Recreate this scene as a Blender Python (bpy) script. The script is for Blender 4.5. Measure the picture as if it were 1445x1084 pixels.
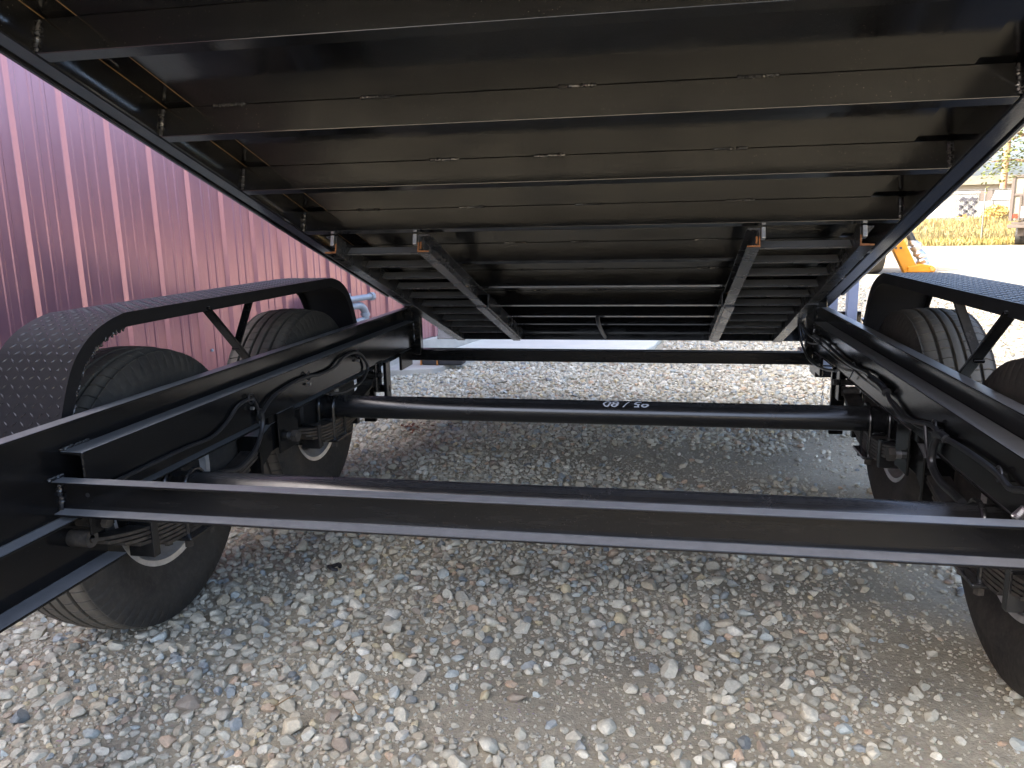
import bpy, bmesh, math, random
import numpy as np
from mathutils import Vector, Matrix

for o in list(bpy.data.objects):
    bpy.data.objects.remove(o, do_unlink=True)
scene = bpy.context.scene
COL = scene.collection
R = math.radians
rng = np.random.default_rng(7)
random.seed(7)

# ------------------------------------------------------------------ camera
W, H, F = 1445.0, 1084.0, 1101.9
YAW, PITCH, ROLL = R(10.91), R(11.405), R(-1.207)
CAMC = np.array([0.268, 0.0, 1.072])


def cam_axes():
    f = np.array([-math.sin(YAW) * math.cos(PITCH), math.cos(YAW) * math.cos(PITCH), -math.sin(PITCH)])
    r = np.array([math.cos(YAW), math.sin(YAW), 0.0])
    u = np.cross(r, f)
    return (r * math.cos(ROLL) + u * math.sin(ROLL), -r * math.sin(ROLL) + u * math.cos(ROLL), f)


CR, CU, CF = cam_axes()
cam_d = bpy.data.cameras.new('camera')
cam = bpy.data.objects.new('camera', cam_d)
COL.objects.link(cam)
M = Matrix(((CR[0], CU[0], -CF[0], CAMC[0]), (CR[1], CU[1], -CF[1], CAMC[1]), (CR[2], CU[2], -CF[2], CAMC[2]), (0, 0, 0, 1)))
cam.matrix_world = M
cam_d.sensor_fit = 'HORIZONTAL'
cam_d.sensor_width = 36.0
cam_d.lens = F / W * 36.0
cam_d.clip_start = 0.02
cam_d.clip_end = 2000
scene.camera = cam

# ------------------------------------------------------------------ sky, sun, exposure
SUN_EL = R(40)
SUN_H = np.array([-0.95, -0.31])
SUN_H = SUN_H / np.linalg.norm(SUN_H)
world = bpy.data.worlds.new('World')
scene.world = world
world.use_nodes = True
nt = world.node_tree
bg = nt.nodes['Background']
sky = nt.nodes.new('ShaderNodeTexSky')
sky.sky_type = 'NISHITA'
sky.sun_disc = False
sky.sun_elevation = SUN_EL
sky.sun_rotation = math.atan2(SUN_H[0], SUN_H[1])
sky.air_density = 0.7
sky.dust_density = 6.5
sky.ozone_density = 1.0
nt.links.new(sky.outputs[0], bg.inputs[0])
bg.inputs[1].default_value = 0.15
sun_d = bpy.data.lights.new('sun', 'SUN')
sun_d.energy = 2.8
sun_d.angle = R(0.5)
sun_d.color = (1.0, 0.93, 0.82)
sun = bpy.data.objects.new('sun', sun_d)
COL.objects.link(sun)
SV = Vector((SUN_H[0] * math.cos(SUN_EL), SUN_H[1] * math.cos(SUN_EL), math.sin(SUN_EL)))
sun.rotation_euler = (-SV).to_track_quat('-Z', 'Y').to_euler()
sun.location = (-20, -8, 20)
vs = scene.view_settings
vs.view_transform = 'Standard'
vs.look = 'None'
vs.gamma = 1.0
vs.use_curve_mapping = False
vs.exposure = 3.05
scene.render.engine = 'CYCLES'
scene.render.resolution_x = 1024
scene.render.resolution_y = 768
scene.cycles.max_bounces = 8


def ray(x, y):
    d = (x - W / 2) * CR / F - (y - H / 2) * CU / F + CF
    return d / np.linalg.norm(d)


def on(x, y, axis, val):
    d = ray(x, y)
    return CAMC + d * ((val - CAMC[axis]) / d[axis])


# ------------------------------------------------------------------ materials
def mat(name):
    m = bpy.data.materials.new(name)
    m.use_nodes = True
    n = m.node_tree
    return m, n, n.nodes['Principled BSDF']


def noise(n, scale, detail=4, rough=.55, vec=None, w=None):
    t = n.nodes.new('ShaderNodeTexNoise')
    t.inputs['Scale'].default_value = scale
    t.inputs['Detail'].default_value = detail
    t.inputs['Roughness'].default_value = rough
    if vec is not None:
        n.links.new(vec, t.inputs['Vector'])
    return t.outputs['Fac']


def ramp(n, fac, stops):
    r = n.nodes.new('ShaderNodeValToRGB')
    while len(r.color_ramp.elements) < len(stops):
        r.color_ramp.elements.new(.5)
    for e, (p, c) in zip(r.color_ramp.elements, stops):
        e.position = p
        e.color = (*c, 1) if len(c) == 3 else c
    n.links.new(fac, r.inputs[0])
    return r.outputs[0]


def mixc(n, fac, a, b, blend='MIX'):
    x = n.nodes.new('ShaderNodeMix')
    x.data_type = 'RGBA'
    x.blend_type = blend
    for i, v in ((0, fac), (6, a), (7, b)):
        if isinstance(v, (int, float)):
            x.inputs[i].default_value = v
        elif isinstance(v, tuple):
            x.inputs[i].default_value = (*v, 1)
        else:
            n.links.new(v, x.inputs[i])
    return x.outputs[2]


def bump(n, bs, h, strength, dist):
    b = n.nodes.new('ShaderNodeBump')
    b.inputs['Strength'].default_value = strength
    b.inputs['Distance'].default_value = dist
    n.links.new(h, b.inputs['Height'])
    n.links.new(b.outputs[0], bs.inputs['Normal'])


def pos(n, scale=None):
    g = n.nodes.new('ShaderNodeNewGeometry')
    if scale is None:
        return g.outputs['Position']
    m = n.nodes.new('ShaderNodeMapping')
    m.inputs['Scale'].default_value = scale
    n.links.new(g.outputs['Position'], m.inputs[0])
    return m.outputs[0]


def mat_black(name, base=.014, rough=.2, dust=.05, speck=.5, dustcol=(.17, .155, .13), top=.75, spec=.85):
    m, n, b = mat(name)
    p = pos(n)
    d1 = noise(n, 3.5, 7, .68, p)
    f1 = ramp(n, d1, [(.45, (0, 0, 0)), (.85, (dust, dust, dust))])
    col = mixc(n, f1, (base, base, base * 1.06), dustcol)
    # brushed-on film, long streaks
    st = ramp(n, noise(n, 9, 6, .7, pos(n, (.6, .35, 6))), [(.5, (0, 0, 0)), (.8, (dust * 1.2,) * 3)])
    col = mixc(n, st, col, dustcol)
    g = n.nodes.new('ShaderNodeNewGeometry')
    sx = n.nodes.new('ShaderNodeSeparateXYZ')
    n.links.new(g.outputs['True Normal'], sx.inputs[0])
    up = ramp(n, sx.outputs[2], [(.7, (0, 0, 0)), (.97, (1, 1, 1))])
    film = ramp(n, noise(n, 30, 6, .7, p), [(.25, (top * .7,) * 3), (.7, (top,) * 3)])
    fl = mixc(n, 1.0, up, film, 'MULTIPLY')
    col = mixc(n, fl, col, (.33, .33, .325))  # upward faces paled: settled dust, plus reflected light put into the colour
    if speck > 0:
        v = n.nodes.new('ShaderNodeTexVoronoi')
        v.inputs['Scale'].default_value = 130
        n.links.new(p, v.inputs['Vector'])
        sp = ramp(n, v.outputs['Distance'], [(.05, (1, 1, 1)), (.12, (0, 0, 0))])
        sm = ramp(n, noise(n, 3.2, 4, .65, p), [(.48, (0, 0, 0)), (.7, (speck,) * 3)])
        cell = ramp(n, v.outputs['Color'], [(.5, (0, 0, 0)), (.56, (1, 1, 1))])
        q = mixc(n, 1.0, sp, sm, 'MULTIPLY')
        q = mixc(n, 1.0, q, cell, 'MULTIPLY')
        col = mixc(n, q, col, (.42, .36, .27))
    n.links.new(col, b.inputs['Base Color'])
    rr = ramp(n, noise(n, 5, 7, .7, p), [(.3, (rough - .04,) * 3), (.75, (rough + .13,) * 3)])
    rr = mixc(n, fl, rr, (.42, .42, .42))
    n.links.new(rr, b.inputs['Roughness'])
    b.inputs['Specular IOR Level'].default_value = spec
    hb_ = mixc(n, .5, noise(n, 160, 2, .5, p), noise(n, 14, 3, .5, p))
    bump(n, b, hb_, .06, .003)
    return m


def mat_simple(name, col, rough=.5, metal=0.0, var=.25, scale=20, bmp=.0, col2=None, bscale=120):
    m, n, b = mat(name)
    p = pos(n)
    c2 = col2 or tuple(c * (1 - var) for c in col)
    c = ramp(n, noise(n, scale, 6, .62, p), [(.3, c2), (.72, col)])
    n.links.new(c, b.inputs['Base Color'])
    b.inputs['Roughness'].default_value = rough
    b.inputs['Metallic'].default_value = metal
    if bmp:
        bump(n, b, noise(n, bscale, 4, .6, p), bmp, .004)
    return m


MM = {}
MM['frame'] = mat_black('black_frame_paint', .006, .13, .05, .5, spec=.32)
MM['bed'] = mat_black('black_bed_paint', .006, .10, .035, .8, spec=.75)
MM['flat'] = mat_black('black_hoist_paint', .04, .24, .16, .2)
MM['axle'] = mat_black('black_axle_paint', .012, .2, .03, .1, top=.1)
MM['fender'] = mat_black('black_treadplate_paint', .014, .42, .02, .15, (.2, .2, .21), .12, .12)
MM['lug'] = mat_black('black_treadplate_lugs', .016, .24, .05, .0, (.22, .22, .24), .2, .6)
MM['cable'] = mat_simple('cable_loom', (.03, .03, .031), .33, 0, .3, 60, .1)
MM['rust'] = mat_simple('bare_rusty_steel', (.42, .17, .05), .75, .1, .5, 90, .4, (.16, .06, .025))
MM['seam'] = mat_simple('brown_seam_bead', (.3, .17, .06), .5, .1, .5, 60, .2)
MM['weld'] = mat_black('painted_weld_bead', .022, .18, .22, .0, (.2, .175, .14))
MM['sky_tinted'] = mat_simple('sky_tinted_steel', (.13, .17, .28), .35, 0, .2, 10)  # blue stands for sky reflected on the dark posts, put into the colour
MM['bare'] = mat_simple('bare_steel', (.55, .55, .55), .35, .9, .3, 80, .1)
MM['rim'] = mat_simple('dusty_silver_rim', (.62, .61, .58), .34, .35, .35, 30, .05)
MM['drum'] = mat_simple('dark_brake_drum', (.03, .028, .026), .5, .2, .4, 30, .2)
MM['spring'] = mat_simple('dusty_black_leaf_spring', (.1, .086, .07), .5, .1, .6, 40, .2, (.015, .014, .013))
MM['marker'] = mat_simple('white_paint_marker', (.75, .77, .8), .6, 0, .15, 200)
MM['concrete'] = mat_simple('foundation_concrete', (.52, .49, .42), .9, 0, .3, 5, .4)
MM['slab'] = mat_simple('pale_concrete', (.76, .74, .62), .85, 0, .12, 3, .2)
MM['roof'] = mat_simple('maroon_roof', (.12, .02, .035), .35, 0, .1, 3)
MM['galv'] = mat_simple('grey_painted_pipe', (.34, .37, .4), .45, .2, .25, 25, .1)
MM['galvwire'] = mat_simple('galvanised_wire', (.16, .16, .15), .5, .6, .2, 5)
MM['yellow'] = mat_simple('yellow_machine_paint', (.62, .25, .008), .45, 0, .2, 8)
MM['foil'] = mat_simple('silver_wrap', (.6, .62, .65), .3, .9, .3, 14, .8, None, 30)
MM['rubber'] = mat_simple('black_rubber', (.02, .02, .021), .65, 0, .4, 30, .3)
MM['orange'] = mat_simple('orange_trim', (.55, .2, .04), .6, 0, .3, 30)
MM['white'] = mat_simple('white_container_paint', (.36, .36, .34), .6, 0, .12, 2)
MM['dark'] = mat_simple('dark_brown_metal', (.075, .06, .05), .6, 0, .3, 4)
MM['cream'] = mat_simple('faded_cream_panel', (.22, .2, .15), .6, 0, .2, 3)
MM['grey'] = mat_simple('grey_building_siding', (.24, .22, .18), .8, 0, .15, 2)
MM['red'] = mat_simple('red_lamp_lens', (.5, .03, .015), .25, 0, .1, 10)
MM['ink'] = mat_simple('dark_graffiti_ink', (.06, .06, .08), .7, 0, .3, 4)
MM['inkorange'] = mat_simple('orange_graffiti_ink', (.5, .22, .05), .7, 0, .3, 4)
MM['bluepaint'] = mat_simple('pale_blue_plastic', (.3, .5, .6), .5, 0, .2, 4)
MM['glass'] = mat_simple('dark_vehicle_glass', (.02, .025, .03), .08)
MM['wood'] = mat_simple('weathered_pole_wood', (.3, .17, .09), .85, 0, .4, 6, .4)
MM['bark'] = mat_simple('tree_bark', (.16, .11, .07), .9, 0, .4, 9, .5)
MM['twig'] = mat_simple('dry_twig', (.3, .2, .1), .9, 0, .3, 40)
MM['leafdry'] = mat_simple('dry_reddish_leaves', (.16, .06, .03), .8, 0, .4, 40)


def mat_leaf(name, a, bcol):
    m, n, b = mat(name)
    i = n.nodes.new('ShaderNodeNewGeometry')
    c = ramp(n, i.outputs['Random Per Island'], [(0, a), (1, bcol)])
    n.links.new(c, b.inputs['Base Color'])
    b.inputs['Roughness'].default_value = .6
    b.inputs['Transmission Weight'].default_value = 0
    b.inputs['Subsurface Weight'].default_value = 0
    return m


MM['leaf'] = mat_leaf('tree_leaves', (.05, .08, .015), (.14, .15, .03))
MM['grass'] = mat_leaf('dry_golden_grass', (.26, .17, .05), (.11, .12, .03))
MM['bush'] = mat_leaf('dry_yellow_bush', (.4, .27, .06), (.5, .36, .1))


def mat_tyre():
    m, n, b = mat('dusty_tyre_rubber')
    p = pos(n)
    tc = n.nodes.new('ShaderNodeTexCoord')
    mp = n.nodes.new('ShaderNodeMapping')
    mp.inputs['Scale'].default_value = (0, 1, 1)
    n.links.new(tc.outputs['Object'], mp.inputs[0])
    ln = n.nodes.new('ShaderNodeVectorMath')
    ln.operation = 'LENGTH'
    n.links.new(mp.outputs[0], ln.inputs[0])
    tr = n.nodes.new('ShaderNodeMapRange')
    tr.inputs[1].default_value = .373
    tr.inputs[2].default_value = .3795
    n.links.new(ln.outputs['Value'], tr.inputs[0])
    f = ramp(n, noise(n, 5, 7, .68, p), [(.32, (.08,) * 3), (.7, (.6,) * 3)])
    side = mixc(n, f, (.02, .0195, .019), (.088, .079, .064))
    f2 = ramp(n, noise(n, 70, 5, .7, p), [(.45, (0, 0, 0)), (.8, (.3,) * 3)])
    side = mixc(n, f2, side, (.135, .122, .098))
    f3 = ramp(n, noise(n, 9, 7, .7, p), [(.3, (.45,) * 3), (.7, (1,) * 3)])
    tread = mixc(n, f3, (.05, .046, .041), (.155, .14, .112))
    c = mixc(n, tr.outputs[0], side, tread)
    n.links.new(c, b.inputs['Base Color'])
    b.inputs['Roughness'].default_value = .75
    b.inputs['Specular IOR Level'].default_value = .3
    bump(n, b, noise(n, 180, 4, .6, p), .2, .002)
    return m


MM['tyre'] = mat_tyre()


def mat_wall():
    m, n, b = mat('maroon_metal_wall')
    p = pos(n, (3, 3, .5))
    c = ramp(n, noise(n, 2.5, 5, .6, p), [(.3, (.32, .15, .175)), (.7, (.375, .18, .205))])
    p2 = pos(n)
    dz = ramp(n, noise(n, 26, 6, .7, p2), [(.5, (0, 0, 0)), (.85, (.12,) * 3)])
    c = mixc(n, dz, c, (.4, .28, .26))
    n.links.new(c, b.inputs['Base Color'])
    b.inputs['Metallic'].default_value = .68
    b.inputs['Roughness'].default_value = .3
    b.inputs['Specular IOR Level'].default_value = .6
    b.inputs['Coat Weight'].default_value = .4
    b.inputs['Coat Roughness'].default_value = .16
    bump(n, b, noise(n, 1.6, 2, .5, p2), .03, .05)
    return m


MM['wall'] = mat_wall()


def mat_ground():
    m, n, b = mat('dusty_gravel_ground')
    p = pos(n)
    c = ramp(n, noise(n, 1.3, 8, .65, p), [(.3, (.345, .308, .222)), (.7, (.45, .41, .31))])
    g = ramp(n, noise(n, 60, 6, .75, p), [(.3, (.72, .72, .72)), (.7, (1.16, 1.14, 1.12))])
    c = mixc(n, 1.0, c, g, 'MULTIPLY')
    v = n.nodes.new('ShaderNodeTexVoronoi')
    v.inputs['Scale'].default_value = 85
    n.links.new(p, v.inputs['Vector'])
    peb = ramp(n, v.outputs['Distance'], [(.12, (1, 1, 1)), (.35, (0, 0, 0))])
    pm = mixc(n, 1.0, peb, ramp(n, noise(n, 8, 4, .6, p), [(.42, (0, 0, 0)), (.62, (.8,) * 3)]), 'MULTIPLY')
    vc = mixc(n, .75, v.outputs['Color'], (.5, .47, .42))
    c = mixc(n, pm, c, mixc(n, 1.0, vc, (.75, .72, .68), 'MULTIPLY'))
    # yard: pale tan beyond the gravel, further away only
    sx = n.nodes.new('ShaderNodeSeparateXYZ')
    n.links.new(p, sx.inputs[0])
    mr = n.nodes.new('ShaderNodeMapRange')
    mr.inputs[1].default_value = 9
    mr.inputs[2].default_value = 22
    n.links.new(sx.outputs[1], mr.inputs[0])
    far = ramp(n, noise(n, .35, 6, .6, p), [(.35, (.18, .15, .106)), (.65, (.245, .207, .15))])
    c = mixc(n, mr.outputs[0], c, far)
    n.links.new(c, b.inputs['Base Color'])
    b.inputs['Roughness'].default_value = .95
    b.inputs['Specular IOR Level'].default_value = .15
    h = mixc(n, .5, noise(n, 120, 5, .7, p), noise(n, 28, 5, .65, p))
    bump(n, b, h, .7, .012)
    return m


MM['ground'] = mat_ground()


def mat_stone():
    m, n, b = mat('gravel_stone')
    a = n.nodes.new('ShaderNodeAttribute')
    a.attribute_name = 'Col'
    p = pos(n)
    g = ramp(n, noise(n, 130, 5, .7, p), [(.25, (.72, .72, .72)), (.75, (1.2, 1.19, 1.16))])
    c = mixc(n, 1.0, a.outputs['Color'], g, 'MULTIPLY')
    du = ramp(n, noise(n, 22, 5, .65, p), [(.4, (0, 0, 0)), (.75, (.45,) * 3)])
    c = mixc(n, du, c, (.44, .415, .32))
    n.links.new(c, b.inputs['Base Color'])
    b.inputs['Roughness'].default_value = .85
    b.inputs['Specular IOR Level'].default_value = .25
    bump(n, b, noise(n, 240, 4, .65, p), .35, .003)
    return m


MM['stone'] = mat_stone()


# ------------------------------------------------------------------ mesh helpers
class MB:
    def __init__(s):
        s.v = []
        s.f = []

    def add(s, vs_, fs):
        o = len(s.v)
        s.v += [tuple(map(float, q)) for q in vs_]
        s.f += [tuple(i + o for i in f) for f in fs]
        return s

    def box(s, x0, x1, y0, y1, z0, z1):
        v = [(x, y, z) for z in (z0, z1) for y in (y0, y1) for x in (x0, x1)]
        return s.add(v, [(0, 2, 3, 1), (4, 5, 7, 6), (0, 1, 5, 4), (2, 6, 7, 3), (0, 4, 6, 2), (1, 3, 7, 5)])

    def prism(s, poly, a0, a1, axis=1):
        """closed polygon extruded along axis; poly coords are the other two axes in order"""
        def put(p, a):
            return (a, p[0], p[1]) if axis == 0 else ((p[0], a, p[1]) if axis == 1 else (p[0], p[1], a))
        k = len(poly)
        v = [put(p, a0) for p in poly] + [put(p, a1) for p in poly]
        return s.add(v, [tuple(range(k)), tuple(range(2 * k - 1, k - 1, -1))] + [(i, i + k, (i + 1) % k + k, (i + 1) % k) for i in range(k)])

    def bar(s, a, b, w, h, up=(0, 0, 1)):
        a, b = Vector(a), Vector(b)
        d = (b - a).normalized()
        sd = d.cross(Vector(up)).normalized()
        u = sd.cross(d)
        v = []
        for q in (a, b):
            for i, j in ((-1, -1), (1, -1), (1, 1), (-1, 1)):
                v.append(q + sd * (i * w / 2) + u * (j * h / 2))
        return s.add(v, [(3, 2, 1, 0), (4, 5, 6, 7)] + [(i, (i + 1) % 4, (i + 1) % 4 + 4, i + 4) for i in range(4)])

    def tube(s, pts, r, seg=10, cap=True, rad=None):
        pts = [Vector(p) for p in pts]
        n = len(pts)
        ref = Vector((0.3, 0.2, 1)).normalized()
        rings = []
        for i, p in enumerate(pts):
            d = (pts[min(i + 1, n - 1)] - pts[max(i - 1, 0)]).normalized()
            if abs(d.dot(ref)) > .95:
                ref = Vector((1, .1, .2)).normalized()
            a = d.cross(ref).normalized()
            b = d.cross(a)
            ref = -b if (-b).dot(ref) > 0 else b
            rr = rad[i] if rad is not None else r
            rings.append([p + (a * math.cos(2 * math.pi * k / seg) + b * math.sin(2 * math.pi * k / seg)) * rr for k in range(seg)])
        # keep rings from twisting
        for i in range(1, n):
            best = min(range(seg), key=lambda k: (rings[i][k] - rings[i - 1][0]).length)
            rings[i] = rings[i][best:] + rings[i][:best]
            if (rings[i][1] - rings[i - 1][1]).length > (rings[i][-1] - rings[i - 1][1]).length:
                rings[i] = [rings[i][0]] + rings[i][1:][::-1]
        v = [q for rg in rings for q in rg]
        f = [(i * seg + k, i * seg + (k + 1) % seg, (i + 1) * seg + (k + 1) % seg, (i + 1) * seg + k) for i in range(n - 1) for k in range(seg)]
        if cap:
            f += [tuple(range(seg)), tuple(range(n * seg - 1, (n - 1) * seg - 1, -1))]
        return s.add(v, f)

    def lathe(s, prof, cx, cy, cz, seg=48, closed=False):
        """prof: (x along axle, radius); axis = X"""
        k = len(prof)
        v = []
        for i in range(seg):
            a = 2 * math.pi * i / seg
            for (x, r) in prof:
                v.append((cx + x, cy + r * math.cos(a), cz + r * math.sin(a)))
        f = []
        for i in range(seg):
            j = (i + 1) % seg
            for q in range(k if closed else k - 1):
                f.append((i * k + q, j * k + q, j * k + (q + 1) % k, i * k + (q + 1) % k))
        return s.add(v, f)

    def bead(s, a, b, r, step=None, jit=.25):
        """weld bead: a chain of overlapping lumps"""
        a, b = Vector(a), Vector(b)
        L = (b - a).length
        n = max(2, int(L / (step or r * 1.1)))
        pts, rad = [], []
        for i in range(n * 2 + 1):
            t = i / (n * 2)
            pts.append(a.lerp(b, t) + Vector([random.uniform(-1, 1) * r * jit for _ in range(3)]))
            rad.append(r * (1.0 if i % 2 else .72) * random.uniform(.85, 1.15))
        return s.tube(pts, r, 7, True, rad)

    def build(s, name, material, parent=None, smooth=False, bevel=0, angle=35, fix=True):
        me = bpy.data.meshes.new(name)
        me.from_pydata(s.v, [], s.f)
        if fix:
            bm = bmesh.new()
            bm.from_mesh(me)
            bmesh.ops.recalc_face_normals(bm, faces=bm.faces)
            bm.to_mesh(me)
            bm.free()
        me.materials.append(MM[material] if isinstance(material, str) else material)
        o = bpy.data.objects.new(name, me)
        COL.objects.link(o)
        if parent is not None:
            o.parent = parent
        if smooth:
            me.polygons.foreach_set('use_smooth', [True] * len(me.polygons))
            if angle:
                try:
                    me.set_sharp_from_angle(angle=R(angle))
                except Exception:
                    pass
        if bevel:
            b = o.modifiers.new('bevel', 'BEVEL')
            b.width = bevel
            b.segments = 2
            b.limit_method = 'ANGLE'
            b.angle_limit = R(40)
        return o


def empty(name, loc=(0, 0, 0), parent=None):
    o = bpy.data.objects.new(name, None)
    COL.objects.link(o)
    o.location = loc
    o.empty_display_size = .2
    if parent is not None:
        o.parent = parent
    return o


def tag(o, label, cat, group=None):
    o['label'] = label
    o['category'] = cat
    if group:
        o['group'] = group
    return o


def copy_to(o, parent, loc=None, rot=None):
    c = o.copy()
    COL.objects.link(c)
    c.parent = parent
    if loc is not None:
        c.location = loc
    if rot is not None:
        c.rotation_euler = rot
    return c


def smooth_path(pts, n=6):
    pts = [np.array(p, float) for p in pts]
    out = []
    for i in range(len(pts) - 1):
        p0, p1, p2, p3 = pts[max(i - 1, 0)], pts[i], pts[i + 1], pts[min(i + 2, len(pts) - 1)]
        for k in range(n):
            t = k / n
            out.append(.5 * ((2 * p1) + (-p0 + p2) * t + (2 * p0 - 5 * p1 + 4 * p2 - p3) * t * t + (-p0 + 3 * p1 - 3 * p2 + p3) * t ** 3))
    out.append(pts[-1])
    return out


# ------------------------------------------------------------------ value noise for terrain
def vnoise(x, y, seed=0):
    xi, yi = np.floor(x).astype(int), np.floor(y).astype(int)
    xf, yf = x - xi, y - yi
    u, v = xf * xf * (3 - 2 * xf), yf * yf * (3 - 2 * yf)

    def h(a, b):
        q = np.sin(a * 127.1 + b * 311.7 + seed * 74.7) * 43758.5453
        return q - np.floor(q)
    return (h(xi, yi) * (1 - u) + h(xi + 1, yi) * u) * (1 - v) + (h(xi, yi + 1) * (1 - u) + h(xi + 1, yi + 1) * u) * v


def gz(x, y):
    """ground relief in metres"""
    x, y = np.asarray(x, float), np.asarray(y, float)
    near = np.clip((16 - np.hypot(x, y - 3)) / 10, 0, 1)
    z = (vnoise(x * 1.3, y * 1.3, 1) - .5) * .035 + (vnoise(x * 4.1, y * 4.1, 2) - .5) * .016 + (vnoise(x * 13, y * 13, 3) - .5) * .006
    return z * near - .004


# ------------------------------------------------------------------ ground sheet
def axis_grid(lo, hi, fine_lo, fine_hi, step):
    a = list(np.arange(fine_lo, fine_hi + 1e-6, step))
    g, s = fine_hi, step
    while g < hi:
        s *= 1.25
        g += s
        a.append(min(g, hi))
    g, s = fine_lo, step
    b = []
    while g > lo:
        s *= 1.25
        g -= s
        b.append(max(g, lo))
    return np.array(b[::-1] + a)


gx = axis_grid(-400, 400, -3.2, 4.5, .045)
gy = axis_grid(-100, 600, .9, 8.5, .045)
GX, GY = np.meshgrid(gx, gy)
GZ = gz(GX, GY)
nx, ny = len(gx), len(gy)
me = bpy.data.meshes.new('ground')
vv = np.stack([GX, GY, GZ], -1).reshape(-1, 3)
ii = np.arange((ny - 1) * (nx - 1))
r0, c0 = ii // (nx - 1), ii % (nx - 1)
q0 = r0 * nx + c0
me.from_pydata(vv.tolist(), [], np.stack([q0, q0 + 1, q0 + nx + 1, q0 + nx], -1).tolist())
me.materials.append(MM['ground'])
me.polygons.foreach_set('use_smooth', [True] * len(me.polygons))
ground = bpy.data.objects.new('ground', me)
COL.objects.link(ground)
ground['kind'] = 'structure'

# ------------------------------------------------------------------ maroon building
PHI = R(14.0)
WP = np.array([-2.46, 3.03])                      # a point of the wall line
WD = np.array([math.sin(PHI), math.cos(PHI)])     # along the wall, away from the camera
WN = np.array([math.cos(PHI), -math.sin(PHI)])    # out of the wall


def wall_hit(px, py, off=0.0):
    d = ray(px, py)
    n3 = np.array([WN[0], WN[1], 0])
    k = n3[:2] @ (WP + WN * off)
    t = (k - n3 @ CAMC) / (n3 @ d)
    return CAMC + d * t


EAVE = 4.7
building = empty('metal_building', (WP[0], WP[1], 0))
building.rotation_euler = (0, 0, -PHI)
tag(building, 'maroon ribbed metal building on a low concrete foundation', 'building')
# local frame: +X out of wall, +Y along wall, panel profile in (y, x)
PIT = .2286


def panel_profile(nr=4):
    p = []
    for k in range(nr):
        y = k * PIT
        p += [(y, 0), (y + .004, .001), (y + .018, .019), (y + .040, .019), (y + .054, .001), (y + .060, 0)]
        for c in (.060 + .0562, .060 + .1124):
            p += [(y + c - .012, 0), (y + c - .007, .0035), (y + c + .007, .0035), (y + c + .012, 0)]
    p.append((nr * PIT - .0004, 0))
    return p


prof = panel_profile()
mbp = MB()
z0w, z1w = .17, EAVE
ZS = [z0w, 1.2, 2.4, 3.6, z1w]
k = len(prof)
for z in ZS:
    mbp.add([(x, y, z) for (y, x) in prof], [])
for j in range(len(ZS) - 1):
    for i in range(k - 1):
        mbp.f.append((j * k + i, j * k + i + 1, (j + 1) * k + i + 1, (j + 1) * k + i))
panel0 = mbp.build('wall_panel', 'wall', building, fix=False)
S0 = -0.0
scr = MB()
for zz in (.42, 2.8):
    for i in range(4):
        scr.lathe([(0, .009), (.004, .009), (.005, .006), (.009, .006), (.009, 0)], .002, i * PIT + .078, zz, 8)
screw0 = scr.build('screw_row', 'galv', panel0)
screw0['kind'] = 'stuff'
NP = 22
start = -3.4
# shift so that a rib stands where the photograph has one
rib = wall_hit(48, 400, .019)
sr = (rib[:2] - WP) @ WD
start = sr - .004 - PIT * 4 * 11
for i in range(NP):
    if i == 0:
        panel0.location = (0, start, 0)
        continue
    p = copy_to(panel0, building, (0, start + i * 4 * PIT + i * .0004, 0))
    copy_to(screw0, p)
yend = start + NP * 4 * PIT + .02
MB().box(-.25, .03, start - .1, yend, -.3, .165).build('foundation', 'concrete', building, bevel=.008)
MB().box(-9, -.06, start, yend - .01, .1, EAVE - .02).build('inner_wall', 'grey', building)
MB().prism([(-9.3, EAVE + .02), (.12, EAVE + .02), (.12, EAVE + .1), (-4.6, EAVE + .75), (-9.3, EAVE + .1)], start - .1, yend + .1, 1).build('roof', 'roof', building)
MB().box(.021, .035, start, yend, EAVE - .15, EAVE + .02).build('eave_trim', 'roof', building)

# pipe of a gas service on the wall
pc = wall_hit(512, 432, .16)
pipe = empty('gas_pipe', (pc[0], pc[1], 0))
pipe.rotation_euler = (0, 0, -PHI)
tag(pipe, 'grey painted gas pipe with elbow and valve standing against the maroon wall', 'pipe')
zc = pc[2]
sc = np.linalg.norm(pc - CAMC) / F                     # metres per photo pixel there


def pv(dx, dz, out=0):
    return (out, dx * 1.6 * sc, zc + dz * sc)


MB().tube(smooth_path([pv(-40, 2), pv(-12, 2), pv(-4, 1), pv(1, -4), pv(3, -10), pv(3, -16), (0, 3 * 1.6 * sc, .03)], 6), 5.2 * sc, 14).build('elbow_pipe', 'galv', pipe, True)
MB().tube([pv(-40, 12, .02), pv(8, 12, .02)], 4.2 * sc, 14).build('upper_pipe', 'galv', pipe, True)
MB().tube([pv(8, 12, .02), pv(12, 12, .02)], 6 * sc, 8).build('end_cap', 'galv', pipe, True)
MB().tube([pv(3, -10), pv(3, -14)], 6.6 * sc, 12).build('collar', 'galv', pipe, True)
MB().tube([pv(-22, -20), pv(-2, -18), pv(2, -18)], 3 * sc, 10).build('lower_pipe', 'galv', pipe, True)
MB().tube([pv(-40, 12), pv(-40, -10)], 14 * sc, 16).build('regulator', 'galv', pipe, True)
MB().tube([pv(-20, 12), pv(-20, 20)], 3.5 * sc, 8).build('plug', 'galv', pipe, True)

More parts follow.
